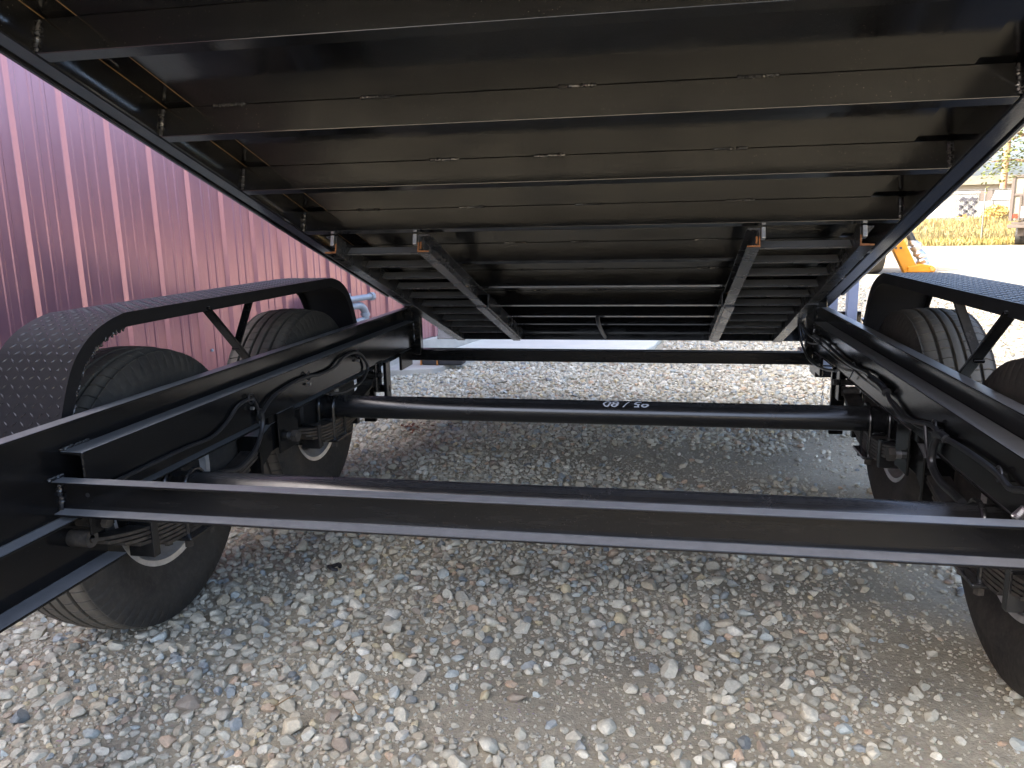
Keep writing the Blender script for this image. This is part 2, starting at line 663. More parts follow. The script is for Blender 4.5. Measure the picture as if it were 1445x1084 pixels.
# ------------------------------------------------------------------ concrete apron
MB().prism([(-1.62, 6.18), (.02, 6.2), (.22, 6.9), (.5, 9.5), (.4, 12), (-.2, 12.2), (-1.4, 7.2)], -.2, .028, 2).build('concrete_apron', 'slab', bevel=.01)['kind'] = 'structure'
MB().prism([(-1.95, 5.42), (-1.42, 5.6), (-1.2, 6.05), (-1.5, 6.15), (-1.8, 6.0)], -.2, .035, 2).build('concrete_footing', 'concrete', bevel=.01)['kind'] = 'structure'

# black rubber block by the footing
chock = empty('rubber_block', (-1.4, 5.78, .035))
tag(chock, 'pair of black rubber blocks with orange edges lying by the concrete apron', 'block')
for (dx, w) in ((-.075, .13), (.085, .19)):
    h = .115
    m = MB().prism([(-.07, 0), (.07, 0), (.062, h * .6), (.03, h), (-.03, h), (-.062, h * .6)], dx - w / 2, dx + w / 2, 0)
    bb = m.build('block_body', 'rubber', chock, bevel=.012)
    MB().prism([(-.075, 0), (.072, 0), (.066, h * .62), (.034, h + .005), (-.034, h + .005), (-.068, h * .62)], dx - w / 2 - .012, dx - w / 2 - .001, 0).build('edge_band', 'orange', chock, bevel=.003)

# ------------------------------------------------------------------ the trailer
T = empty('dump_trailer', (0, 2.35, 0))
tag(T, 'black tandem-axle dump trailer with tilted bed, treadplate fenders and open frame', 'trailer')


class TP:
    """parent whose children are given in world coordinates"""


def part(mb, name, m, parent=T, **kw):
    o = mb.build(name, m, parent, **kw)
    p = parent
    inv = Vector((0, 0, 0))
    while p is not None:
        inv = inv - p.location
        p = p.parent
    o.location = inv
    return o


def subp(mb, name, m, parent, **kw):
    """child of a part made by part(): same local frame (world coordinates)"""
    return mb.build(name, m, parent, **kw)


YF, YR = -1.3, 3.83
for s in (-1, 1):
    def X(a, b):
        return (a, b) if s > 0 else (-b, -a)

    def pr(poly):
        return [(s * x, z) for x, z in poly]
    ztop, zbot = .675, .449
    rail = part(MB().prism(pr([(.998, ztop), (1.036, ztop), (1.036, zbot), (.998, zbot), (.998, zbot + .007), (1.029, zbot + .012), (1.029, ztop - .013), (.998, ztop - .007)]), YF, YR, 1), 'frame_rail', 'frame', bevel=.003)
    part(MB().prism(pr([(.970, .607), (1.0285, .607), (1.0285, .601), (.977, .598), (.977, .492), (1.0285, .489), (1.0285, .483), (.970, .483)]), 1.44, YR, 1), 'support_channel', 'frame', bevel=.003)
    # lower angle of the tongue under the rail
    part(MB().prism(pr([(1.037, .4485), (1.044, .4485), (1.044, .315), (.985, .315), (.985, .322), (1.037, .322)]), YF, 1.56, 1), 'tongue_beam', 'frame', bevel=.002)
    part(MB().bead((s * 1.033, 1.15, .447), (s * 1.033, 1.56, .447), .004, .012), 'weld_bead', 'weld', smooth=True)
    # rear end of the rails
    part(MB().box(*X(.972, 1.034), 3.8315, 3.841, .445, .672), 'end_plate', 'frame', bevel=.002)
    part(MB().box(*X(.937, .9715), 3.805, 3.85, .436, .69), 'hinge_post', 'frame', bevel=.004)
    part(MB().bead((s * .9685, 3.80, .49), (s * .9685, 3.80, .60), .005, .007), 'weld_bead', 'weld', smooth=True)
    part(MB().bead((s * .985, 3.827, .62), (s * .985, 3.827, .672), .004), 'weld_bead', 'weld', smooth=True)
    part(MB().box(*X(.945, 1.03), 3.84, 3.93, .655, .705), 'hinge_block', 'frame', bevel=.004)
    # rear stake with its bracket
    if s > 0:
        part(MB().box(*X(1.215, 1.265), 4.28, 4.33, .3, .92), 'rear_stake', 'sky_tinted', bevel=.004)
        part(MB().box(*X(1.135, 1.185), 4.36, 4.41, .3, .92), 'rear_stake', 'sky_tinted', bevel=.004)
        part(MB().box(*X(1.03, 1.30), 4.34, 4.35, .36, .60), 'stake_plate', 'frame', bevel=.003)
        part(MB().bar((s * 1.28, 4.2, .56), (s * 1.42, 4.2, .66), .05, .035), 'stake_arm', 'frame', bevel=.003)
        part(MB().box(*X(1.0, 1.3), 3.85, 4.4, .36, .40), 'rear_beam', 'frame', bevel=.003)
    # long beads where flange meets flange
    part(MB().box(*X(.956, .9695), 3.55, 3.72, .40, .4825), 'chain_bracket', 'frame', bevel=.003)

part(MB().prism([(1.40, .55), (1.436, .55), (1.436, .47), (1.40, .47), (1.40, .476), (1.430, .479), (1.430, .541), (1.40, .544)], -1.0285, 1.0285, 0), 'front_crossmember', 'frame', bevel=.002)
for s in (-1, 1):
    part(MB().bead((s * 1.026, 1.425, .477), (s * 1.026, 1.425, .542), .006, .008), 'weld_bead', 'weld', smooth=True)
    part(MB().bead((s * 1.026, 1.395, .553), (s * 1.026, 1.44, .553), .005, .009), 'weld_bead', 'weld', smooth=True)
    part(MB().bead((s * 1.026, 1.442, .609), (s * 1.026, 1.53, .609), .004, .009), 'weld_bead', 'weld', smooth=True)
part(MB().box(-1.06, 1.02, 3.875, 3.935, .393, .453), 'rear_crossmember', 'frame', bevel=.006)
part(MB().box(.985, 1.12, 3.80, 3.95, .348, .391), 'jack_bracket', 'frame', bevel=.003)

# dangling chain under the right end
ch = on(1163, 520, 1, 3.9)
cm = MB()
for i in range(14):
    z = .385 - i * .022
    a = [(ch[0] + (.005 * math.cos(t) if i % 2 else 0), 3.9 + (0 if i % 2 else .005 * math.cos(t)), z + .013 * math.sin(t)) for t in np.linspace(0, 2 * math.pi, 11)]
    cm.tube(a, .0017, 5, False)
part(cm, 'hanging_chain', 'bare', smooth=True)

# ---- axles
AY = (1.853, 2.842)
AZ = .386
RT = .0445
for ia, ay in enumerate(AY):
    ax = part(MB().lathe([(-1.16, .0), (-1.16, RT), (-1.05, RT), (1.05, RT), (1.16, RT), (1.16, 0)], 0, ay, AZ, 40), 'axle', 'axle', smooth=True)
    for s in (-1, 1):
        for dx in (-.031, .031):
            x = s * 1.016 + dx
            path = [(x, ay - RT - .007, .242), (x, ay - RT - .007, AZ)] + [(x, ay - (RT + .007) * math.cos(a), AZ + (RT + .007) * math.sin(a)) for a in np.linspace(.25, math.pi - .25, 9)] + [(x, ay + RT + .007, AZ), (x, ay + RT + .007, .242)]
            subp(MB().tube(path, .0068, 10), 'u_bolt', 'axle', ax, smooth=True)
            for yy in (ay - RT - .007, ay + RT + .007):
                subp(MB().tube([(x, yy, .2575), (x, yy, .236)], .012, 6), 'nut', 'spring', ax)
        subp(MB().box(s * 1.016 - .055, s * 1.016 + .055, ay - .075, ay + .075, .258, .268), 'spring_plate', 'axle', ax, bevel=.003)
        subp(MB().box(s * 1.016 - .022, s * 1.016 + .022, ay - .05, ay + .05, .336, .347), 'spring_seat', 'axle', ax, bevel=.003)
        subp(MB().lathe([(0, RT), (0, .15), (s * .012, .155), (s * .012, RT)], s * 1.062, ay, AZ, 32), 'backing_plate', 'drum', ax, smooth=True)
        subp(MB().lathe([(0, .05), (0, .15), (s * .07, .16), (s * .075, .05)], s * 1.075, ay, AZ, 32), 'brake_drum', 'drum', ax, smooth=True)
    if ia == 1:
        # handwriting on the tube, read from the rear of the trailer
        cu = bpy.data.curves.new('axle_marking', 'FONT')
        cu.body = '95 / 80'
        cu.size = .040
        cu.offset = .0004
        tmp = bpy.data.objects.new('tmp_text', cu)
        COL.objects.link(tmp)
        bpy.context.view_layer.update()
        tm = bpy.data.meshes.new_from_object(tmp.evaluated_get(bpy.context.evaluated_depsgraph_get()))
        bpy.data.objects.remove(tmp, do_unlink=True)
        bm = bmesh.new()
        bm.from_mesh(tm)
        bmesh.ops.subdivide_edges(bm, edges=bm.edges, cuts=1)
        w = max(v.co.x for v in bm.verts)
        for v in bm.verts:
            u, q = v.co.x, v.co.y
            u += .15 * q + .0012 * math.sin(q * 300 + u * 90)
            ang = .22 + q / RT
            v.co = Vector((.237 - u * .168 / w, ay - (RT + .0007) * math.sin(ang), AZ + (RT + .0007) * math.cos(ang)))
        bm.to_mesh(tm)
        bm.free()
        tm.materials.clear()
        tm.materials.append(MM['marker'])
        to = bpy.data.objects.new('axle_marking', tm)
        COL.objects.link(to)
        to.parent = ax
        to['label'] = 'white marker handwriting 95 / 80 upside down on the axle'

# ---- leaf springs, hangers, equalizers
for s in (-1, 1):
    x = s * 1.016
    for ay in AY:
        sp = None
        for k in range(6):
            L = .40 - k * .052
            zc0 = .331 - k * .0118
            rise = .065
            pts = []
            for t in np.linspace(-1, 1, 13):
                y = ay + t * L
                z = zc0 + rise * (t * L / .40) ** 2
                pts.append((y, z))
            poly = [(y, z + .0045) for y, z in pts] + [(y, z - .0045) for y, z in pts[::-1]]
            mb = MB().prism(poly, x - .03, x + .03, 0)
            if sp is None:
                sp = part(mb, 'leaf_spring', 'spring', bevel=.001)
            else:
                subp(mb, 'leaf', 'spring', sp, bevel=.001)
        for e in (-1, 1):
            subp(MB().lathe([(-.031, .009), (-.031, .02), (.031, .02), (.031, .009)], x, ay + e * .40, .40, 16), 'spring_eye', 'spring', sp, smooth=True)
            subp(MB().box(x - .036, x + .036, ay + e * .19 - .012, ay + e * .19 + .012, .268, .362), 'leaf_clip', 'axle', sp, bevel=.002)
    # front and rear hangers
    for hy, zb_ in ((AY[0] - .385, .415), (AY[1] + .42, .36)):
        hg = part(MB().box(x - .046, x - .039, hy - .03, hy + .045, zb_, .4825), 'spring_hanger', 'frame', bevel=.002)
        subp(MB().box(x + .039, x + .046, hy - .03, hy + .045, zb_, .4825), 'hanger_plate', 'frame', hg, bevel=.002)
        subp(MB().tube([(x - .06, hy + .01, .43), (x + .06, hy + .01, .43)], .012, 8), 'hanger_bolt', 'spring', hg)
    # U shaped guard behind the rear axle
    ug = part(MB().box(x - .055, x + .0, 3.32, 3.345, .20, .4825), 'shock_bracket', 'frame', bevel=.003)
    subp(MB().box(x + .001, x + .07, 3.325, 3.34, .34, .375), 'bracket_arm', 'frame', ug, bevel=.003)
    subp(MB().box(x + .055, x + .07, 3.3, 3.36, .24, .4825), 'bracket_plate', 'frame', ug, bevel=.003)
    # equalizer in the middle
    my = (AY[0] + AY[1]) / 2
    eq = part(MB().prism([(my - .13, .325), (my - .13, .425), (my - .05, .452), (my + .05, .452), (my + .14, .425), (my + .14, .325), (my + .06, .36), (my - .06, .36)], x - .033, x + .033, 0), 'equalizer', 'frame', bevel=.004)
    subp(MB().prism([(my - .145, .30), (my - .132, .30), (my - .132, .435), (my - .145, .435)], x - .04, x + .04, 0), 'equalizer_cap', 'frame', eq, bevel=.003)
    subp(MB().tube([(x - .075, my + .03, .392), (x + .075, my + .03, .392)], .013, 8), 'equalizer_bolt', 'bare', eq)
    subp(MB().tube([(x - s * .085, my + .03, .392), (x - s * .066, my + .03, .392)], .022, 6), 'nut', 'spring', eq)
    ch = part(MB().box(x - .048, x - .040, my - .03, my + .09, .345, .4825), 'center_hanger', 'frame', bevel=.003)
    subp(MB().box(x + .040, x + .048, my - .03, my + .09, .345, .4825), 'hanger_plate', 'frame', ch, bevel=.003)
    subp(MB().box(x - .039, x + .039, my - .075, my + .075, .455, .4825), 'hanger_cap', 'frame', ch, bevel=.003)


# ---- wheels
def tyre_mesh():
    Rr, Wd = .388, .118
    ribs = [(-.094, -.060), (-.049, -.021), (-.011, .011), (.021, .049), (.060, .094)]
    base = [(-.075, .208), (-.092, .215), (-.098, .235), (-.110, .265), (-.117, .295), (-.116, .325), (-.109, .352), (-.104, .366), (-.100, .376)]
    prof_ = [(x, r, 0) for x, r in base]
    for i, (a, b) in enumerate(ribs):
        def crown(x):
            return Rr - .010 * (abs(x) / .094) ** 2.2
        prof_ += [(a, crown(a) - (.002 if i else .004), 1), ((a + b) / 2, crown((a + b) / 2), 1), (b, crown(b) - (.002 if i < 4 else .004), 1)]
        if i < 4:
            g = ribs[i + 1][0]
            prof_ += [(b + .0015, crown(b) - .012, 2), (g - .0015, crown(g) - .012, 2)]
    prof_ += [(-x, r, 0) for x, r in base[::-1]]
    npitch = 66
    fr = [0, .44, .50, .56]
    ang, kind = [], []
    for p_ in range(npitch):
        for j, q in enumerate(fr):
            ang.append((p_ + q) / npitch * 2 * math.pi)
            kind.append(j)
    k_ = len(prof_)
    mb = MB()
    nf = len(base)
    for a, kd in zip(ang, kind):
        ring = []
        for idx, (x, r, t) in enumerate(prof_):
            da = 0
            if t == 1:
                da = .010 * math.sin(x * 60)
                if kd == 2 and abs(x) > .018:
                    r -= .009
            if t == 0 and kd == 2 and r > .35:
                r -= .0035
            ring.append((x, r * math.cos(a + da), r * math.sin(a + da)))
        mb.add(ring, [])
    n_ = len(ang)
    for i in range(n_):
        j = (i + 1) % n_
        for q in range(k_ - 1):
            mb.f.append((i * k_ + q, j * k_ + q, j * k_ + q + 1, i * k_ + q + 1))
    return mb


def wheel_parts(parent):
    ty = tyre_mesh().build('tyre', 'tyre', parent, smooth=True, angle=28)
    rm = MB().lathe([(-.078, .214), (-.090, .221), (-.094, .218), (-.090, .204), (-.07, .197), (-.05, .178), (.02, .172), (.05, .19), (.075, .2), (.088, .218), (.084, .222), (.07, .205)], 0, 0, 0, 64).build('rim', 'rim', parent, smooth=True)
    dk = MB().lathe([(.0, .174), (.005, .12), (.025, .09), (.025, .0)], 0, 0, 0, 48).build('wheel_disc', 'rim', parent, smooth=True)
    hb = MB().lathe([(-.02, .0), (-.02, .06), (.05, .055), (.11, .045), (.115, 0)], 0, 0, 0, 24).build('hub', 'drum', parent, smooth=True)
    return [ty, rm, dk, hb]


first = None
for s in (-1, 1):
    for ay in AY:
        wh = empty('wheel', (s * 1.168, ay - 2.35, AZ), T)
        wh.rotation_euler = (random.uniform(0, 6), 0, 0 if s > 0 else math.pi)
        if first is None:
            first = wheel_parts(wh)
        else:
            for q in first:
                copy_to(q, wh)

# ---- fenders
FP = smooth_path([(1.40, .42), (1.448, .58), (1.482, .68), (1.522, .765), (1.565, .815), (1.625, .853), (1.71, .878), (1.80, .882), (2.3, .882), (2.93, .883), (3.02, .878), (3.09, .858), (3.15, .822), (3.195, .765), (3.23, .69), (3.265, .60), (3.32, .42)], 4)
FP = np.array(FP)


def offs(path, d):
    t = np.gradient(path, axis=0)
    t /= np.linalg.norm(t, axis=1)[:, None]
    nrm = np.stack([-t[:, 1], t[:, 0]], 1)
    return path + nrm * d


XI, XO = 1.045, 1.258
for s in (-1, 1):
    up, lo = FP, offs(FP, -.0035)
    mb = MB()
    n_ = len(up)
    V = []
    for x in (XI, XO):
        V += [(s * x, y, z) for y, z in up]
        V += [(s * x, y, z) for y, z in lo]
    mb.add(V, [])
    for i in range(n_ - 1):
        a, b, c_, d = i, n_ + i, 2 * n_ + i, 3 * n_ + i
        mb.f += [(a, a + 1, c_ + 1, c_), (b, d, d + 1, b + 1), (a, b, b + 1, a + 1), (c_, c_ + 1, d + 1, d)]
    fen = part(mb, 'fender', 'fender', smooth=True, angle=50)
    fen['label'] = 'black diamond treadplate fender over two wheels'
    # turned-down lips
    for xe, dx, ls in ((XI, .003, .032), (XO, -.003, .032)):
        l2 = offs(FP, -.036)
        # clip so that the lip ends with the top bends
        mb = MB()
        V = []
        for x in (xe, xe + dx):
            V += [(s * x, y, z) for y, z in lo]
            V += [(s * x, y, z) for y, z in l2]
        mb.add(V, [])
        for i in range(n_ - 1):
            a, b, c_, d = i, n_ + i, 2 * n_ + i, 3 * n_ + i
            mb.f += [(a, a + 1, b + 1, b), (c_, d, d + 1, c_ + 1), (b, b + 1, d + 1, d), (a, c_, c_ + 1, a + 1)]
        mb.f += [(0, n_, 3 * n_, 2 * n_), (n_ - 1, 3 * n_ - 1, 4 * n_ - 1, 2 * n_ - 1 + n_ - n_)]
        mb.f = mb.f[:-1]
        subp(mb, 'fender_lip', 'fender', fen, smooth=True, angle=50)
    # raised lugs, too many and too small to pick apart
    seglen = np.linalg.norm(np.diff(FP, axis=0), axis=1)
    cum = np.concatenate([[0], np.cumsum(seglen)])
    mb = MB()
    pit = .0215
    nu, nv = int(cum[-1] / pit), int((XO - XI - .01) / pit)
    for iu in range(nu):
        u = (iu + .5) * pit
        i = min(np.searchsorted(cum, u) - 1, len(seglen) - 1)
        t = (u - cum[i]) / seglen[i]
        y, z = FP[i] * (1 - t) + FP[i + 1] * t
        tg = (FP[i + 1] - FP[i]) / seglen[i]
        nn = np.array([-tg[1], tg[0]])
        for iv in range(nv):
            xx = XI + .012 + iv * pit
            sg = 1 if (iu + iv) % 2 else -1
            L_, w_ = .0095, .0023
            ca, sa = .707, .707 * sg
            q = []
            for (a, b, hh) in ((-L_, 0, 0), (0, -w_, 0), (L_, 0, 0), (0, w_, 0), (-L_ * .5, 0, .0015), (L_ * .5, 0, .0015)):
                du, dv = a * ca - b * sa, a * sa + b * ca
                yz = np.array([y, z]) + tg * du + nn * hh
                q.append((s * (xx + dv), yz[0], yz[1]))
            mb.add(q, [(0, 1, 4), (1, 5, 4), (1, 2, 5), (2, 3, 5), (3, 4, 5), (3, 0, 4)])
    lg = subp(mb, 'tread_lugs', 'lug', fen)
    lg['kind'] = 'stuff'
    # V brace from rail to lip
    ya, yb, yc, yd, zd = (2.09, 2.315, 2.366, 2.25, .716) if s < 0 else (1.95, 2.207, 2.316, 2.12, .722)
    subp(MB().bar((s * 1.050, yb, .655), (s * 1.0515, ya, .858), .008, .032, (1, 0, 0)), 'fender_brace', 'frame', fen, bevel=.002)
    subp(MB().bar((s * 1.0585, yd, zd - .01), (s * 1.0585, yc, .858), .008, .026, (1, 0, 0)), 'fender_brace', 'frame', fen, bevel=.002)
    # stiffener under the far end and the welds on the near lip
    wb = MB()
    for u in np.arange(.28, .62, .017):
        i = min(np.searchsorted(cum, u) - 1, len(seglen) - 1)
        t = (u - cum[i]) / seglen[i]
        y, z = l2[i] * (1 - t) + l2[i + 1] * t
        c_ = Vector((s * (XI + .002 + random.uniform(-.002, .004)), y + random.uniform(-.003, .003), z + random.uniform(-.003, .003)))
        wb.bead(c_ - Vector((0, .004, .006)), c_ + Vector((0, .004, .006)), random.uniform(.003, .0055), .005)
    subp(wb, 'weld_spatter', 'weld', fen, smooth=True)['kind'] = 'stuff'

# ---- tilted bed; local frame: x across, y down the bed away from the camera, z normal to it
TH = math.atan(.3155)
S_FRONT, S_END = -.87, 3.2
bed = MB().box(-.912, .912, S_FRONT, S_END - .005, .0763, .0805).build('bed_floor', 'bed', T)
bed.location = (0, 1.494 - 2.35, 1.439)
bed.rotation_euler = (-TH, 0, 0)
bed['label'] = 'tilted steel bed seen from below with channel crossmembers'


def bp(mb, name, m, **kw):
    return mb.build(name, m, bed, **kw)


for s in (-1, 1):
    def X(a, b):
        return (a, b) if s > 0 else (-b, -a)
    bp(MB().box(*X(.913, 1.0), S_FRONT, S_END - .005, .0835, .088), 'floor_edge_strip', 'bed')
    bp(MB().prism([(s * 1.0, 0), (s * 1.06, 0), (s * 1.06, .16), (s * 1.0, .16)], S_FRONT, S_END + .05, 1), 'side_rail', 'bed', bevel=.006)
    bp(MB().box(*X(1.052, 1.066), S_FRONT, 2.3, -.006, .010), 'rail_lip', 'bed', bevel=.003)
    # seam beads
    for (xx, zz) in (((.9125, .0765), (.999, .083)) if s < 0 else ()):
        bp(MB().tube([(s * xx, S_FRONT, zz), (s * xx, S_END, zz)], .0011, 6), 'seam_bead', 'seam', smooth=True)
CS = [-.82, -.41, 0, .41, .81, 1.233, 1.673, 2.103, 2.52, 2.806, 3.04]
c0_ = None
for i, sv in enumerate(CS):
    if c0_ is None:
        c0_ = bp(MB().prism([(0, 0), (.036, 0), (.036, .0055), (.0045, .0075), (.0045, .0685), (.036, .0705), (.036, .076), (0, .076)], -.9985, .9985, 0), 'crossmember', 'bed', bevel=.0015)
        c0_.location = (0, sv, 0)
    else:
        c0_b = copy_to(c0_, bed, (0, sv, 0))
    if -1 < sv < 1.5:
        for s in (-1, 1):
            bp(MB().bead((s * .9965, sv - .003, .004), (s * .9965, sv - .003, .07), .006, .008, .2), 'weld_bead', 'weld', smooth=True)
    if -.1 < sv < 2.6:
        for xx in ((-.42, .05, .48, -.78) if i % 2 else (-.33, .02, .5)):
            xx += random.uniform(-.08, .08)
            bp(MB().bead((xx - .045, sv - .001, .0755), (xx + .045, sv - .001, .0755), .0042, .007, .3), 'weld_bead', 'weld', smooth=True)
        for s in (-1, 1):
            bp(MB().bead((s * .975, sv + .17, .083), (s * .975, sv + .21, .083), .0035, .006, .3), 'weld_bead', 'weld', smooth=True)
bp(MB().box(-1.06, 1.06, S_END, S_END + .006, -.066, .076), 'end_plate', 'bed', bevel=.002)
bp(MB().box(-.998, .998, S_FRONT - .006, S_FRONT, 0, .08), 'front_plate', 'bed', bevel=.002)
# hoist channels under the crossmembers
for s in (-1, 1):
    def prc(poly):
        return [(s * a, b) for a, b in poly]
    s0, s1 = 1.287, S_END - .001
    # outer: flanges outward, inner: flanges inward
    outer = [(.892, -.066), (.935, -.066), (.935, -.061), (.8965, -.059), (.8965, -.007), (.935, -.005), (.935, -.0005), (.892, -.0005)]
    inner = [(.585, -.066), (.543, -.066), (.543, -.061), (.5805, -.059), (.5805, -.007), (.543, -.005), (.543, -.0005), (.585, -.0005)]
    for poly in (outer, inner):
        bp(MB().prism(prc(poly), s0, s1, 1), 'hoist_channel', 'flat', bevel=.001)
        e = poly[:4] + [(poly[4][0], -.03), (poly[7][0], -.03)]
        bp(MB().prism(prc(e), s0 - .0022, s0 - .0002, 1), 'rusty_channel_end', 'rust')
    bp(MB().prism(prc([(.55, -.0665), (.592, -.0665), (.592, -.072), (.55, -.072)]), 2.235, S_END + .01, 1), 'splice_plate', 'flat', bevel=.001)
    bp(MB().prism(prc([(.885, -.0665), (.935, -.0665), (.935, -.072), (.885, -.072)]), 2.18, S_END + .01, 1), 'splice_plate', 'flat', bevel=.001)
    bp(MB().prism(prc([(.5375, -.066), (.5425, -.066), (.5425, -.001), (.5375, -.001)]), 2.25, S_END - .002, 1), 'boxing_plate', 'flat', bevel=.001)
    # bolted tabs at the near ends
    for xx, fl in ((.8975, 1), (.5865, 1)):
        bp(MB().box(*sorted((s * xx, s * (xx + .014))), 1.272, 1.30, -.04, -.002), 'channel_tab', 'bare', bevel=.002)
    bp(MB().bead((s * .573, 1.282, -.055), (s * .573, 1.282, -.03), .004, .006), 'weld_bead', 'rust', smooth=True)
    bp(MB().bead((s * .54, S_END - .004, -.06), (s * .54, S_END - .004, 0), .003), 'weld_bead', 'weld', smooth=True)
    sl = None
    for kk in range(10):
        sv = 1.385 + kk * .188
        if sl is None:
            sl = bp(MB().prism([(0, -.044), (.006, -.046), (.035, -.012), (.031, -.008), (.0, -.038)], *sorted((s * .586, s * .891)), 0), 'cross_slat', 'flat', bevel=.001)
            sl.location = (0, sv, 0)
        else:
            copy_to(sl, bed, (0, sv, 0))
    for sv in (1.55, 1.95):
        bp(MB().box(*sorted((s * .936, s * .998)), sv, sv + .03, -.012, -.006), 'side_gusset', 'flat', bevel=.001)
bp(MB().tube(smooth_path([(-.066, 2.83, .05), (-.066, 2.84, 0), (-.062, 2.93, -.03), (-.052, 3.1, -.045), (-.045, 3.19, -.05)], 5), .011, 10), 'drain_hose', 'cable', smooth=True)
# ---- wiring along the channels
def wire(points, xx, r):
    r *= .86
    pts = []
    for q in points:
        x_ = xx + (q[2] if len(q) > 2 else 0)
        pts.append(on(q[0], q[1], 0, x_))
    return MB().tube(smooth_path(pts, 6), r, 10)


def z5(*p):
    return [(a / 2.676, 370 + b / 2.676, *c) for a, b, *c in p]


def z8(*p):
    return [(1085 + a / 3.614, 420 + b / 3.614, *c) for a, b, *c in p]


w1 = part(wire(z5((330, 880), (450, 822), (560, 768), (700, 702), (800, 660), (860, 600), (900, 542), (948, 517), (968, 540), (982, 580)), -.962, .0062), 'wiring_loom', 'cable', smooth=True)
subp(wire(z5((985, 565), (992, 600), (985, 650), (960, 715), (905, 775), (850, 792), (800, 800)), -.955, .0085), 'brake_cable', 'cable', w1, smooth=True)
subp(wire(z5((985, 578), (1030, 510), (1100, 460), (1160, 432), (1205, 424), (1262, 398), (1300, 357), (1340, 342), (1368, 355), (1388, 400), (1362, 452), (1305, 488), (1245, 500)), -.958, .0072), 'brake_cable', 'cable', w1, smooth=True)
for q in z5((948, 517), (982, 572), (1165, 430), (1350, 345)):
    c_ = Vector(on(q[0], q[1], 0, -.959))
    subp(MB().tube([c_ + Vector((0, .014 * math.cos(t), .014 * math.sin(t))) for t in np.linspace(0, 2 * math.pi, 13)], .003, 6, False), 'cable_clip', 'cable', w1, smooth=True)
    subp(MB().tube([c_ + Vector((-.006, .004, -.03)), c_ + Vector((.004, .004, -.03))], .006, 6), 'clip_screw', 'bare', w1)
w2 = part(wire(z8((222, 200), (240, 198), (300, 243), (360, 300), (430, 352), (500, 385), (545, 432), (590, 466), (622, 532), (680, 607), (740, 632), (830, 652), (880, 707), (960, 752), (1080, 832), (1170, 902), (1230, 972), (1301, 985), (1400, 1030)), .955, .0082), 'wiring_loom', 'cable', smooth=True)
subp(wire(z8((232, 215), (290, 262), (352, 318), (425, 362), (470, 402), (520, 440), (560, 470), (640, 535), (690, 600), (760, 655), (860, 690)), .958, .005), 'brake_cable', 'cable', w2, smooth=True)
subp(wire(z8((870, 700), (840, 755), (832, 850), (872, 935), (945, 1005), (985, 1045)), .955, .0115), 'brake_cable', 'cable', w2, smooth=True)
subp(wire(z8((798, 655), (806, 760), (822, 870)), .95, .006), 'brake_cable', 'cable', w2, smooth=True)
subp(wire(z8((150, 120), (155, 160), (168, 235), (205, 315), (275, 362), (345, 374)), .93, .0065), 'brake_cable', 'cable', w2, smooth=True)
subp(wire(z8((150, 130), (175, 150), (205, 190), (240, 215)), .935, .0055), 'brake_cable', 'cable', w2, smooth=True)
subp(wire(z8((160, 130), (190, 220), (250, 235), (262, 205)), .945, .0045), 'brake_cable', 'cable', w2, smooth=True)
subp(wire(z8((520, 412), (545, 432), (572, 452), (600, 485)), .953, .016), 'splice_boot', 'cable', w2, smooth=True)
subp(wire(z8((850, 700), (880, 702), (905, 722)), .953, .0125), 'splice_boot', 'cable', w2, smooth=True)
for q in z8((312, 252), (432, 352), (842, 655), (880, 707), (1172, 900)):
    c_ = Vector(on(q[0], q[1], 0, .957))
    subp(MB().tube([c_ + Vector((0, .015 * math.cos(t), .015 * math.sin(t))) for t in np.linspace(0, 2 * math.pi, 13)], .003, 6, False), 'cable_clip', 'cable', w2, smooth=True)
subp(wire(z8((437, 360), (420, 395), (408, 415)), .955, .003), 'cable_tie', 'cable', w2, smooth=True)
# coil wrapped hose end near the right end of the front crossmember
hp = [on(1432, 733, 1, 1.60), on(1470, 700, 1, 1.62)]
a, b = Vector(hp[0]), Vector(hp[1])
d = (b - a)
ax1 = d.normalized().cross(Vector((0, 1, 0))).normalized()
ax2 = d.normalized().cross(ax1)
co = [a + d * t + (ax1 * math.cos(t * 110) + ax2 * math.sin(t * 110)) * .010 for t in np.linspace(0, 1, 160)]
part(MB().tube(co, .0017, 5), 'hose_spring', 'bare', smooth=True)
part(MB().tube([a, b], .008, 8), 'brake_hose', 'cable', smooth=True)


# ------------------------------------------------------------------ gravel
def ico(sub):
    bm = bmesh.new()
    bmesh.ops.create_icosphere(bm, subdivisions=sub, radius=1)
    v = np.array([q.co[:] for q in bm.verts])
    f = np.array([[q.index for q in t.verts] for t in bm.faces])
    bm.free()
    return v, f


def stone_variants(sub, n, seed):
    rg = np.random.default_rng(seed)
    v0, f = ico(sub)
    out = []
    for _ in range(n):
        v = v0.copy()
        for _k in range(rg.integers(7, 12)):
            nn = rg.normal(size=3)
            nn /= np.linalg.norm(nn)
            dd = rg.uniform(.48, .82)
            ex = np.maximum(0, v @ nn - dd)
            v = v - ex[:, None] * nn
        v *= 1 + .05 * rg.normal(size=(len(v), 1)) * (.5 if sub > 2 else .8)
        v = v * np.array([rg.uniform(.85, 1.15), rg.uniform(.7, .95), rg.uniform(.5, .75)])
        out.append(v)
    return out, f


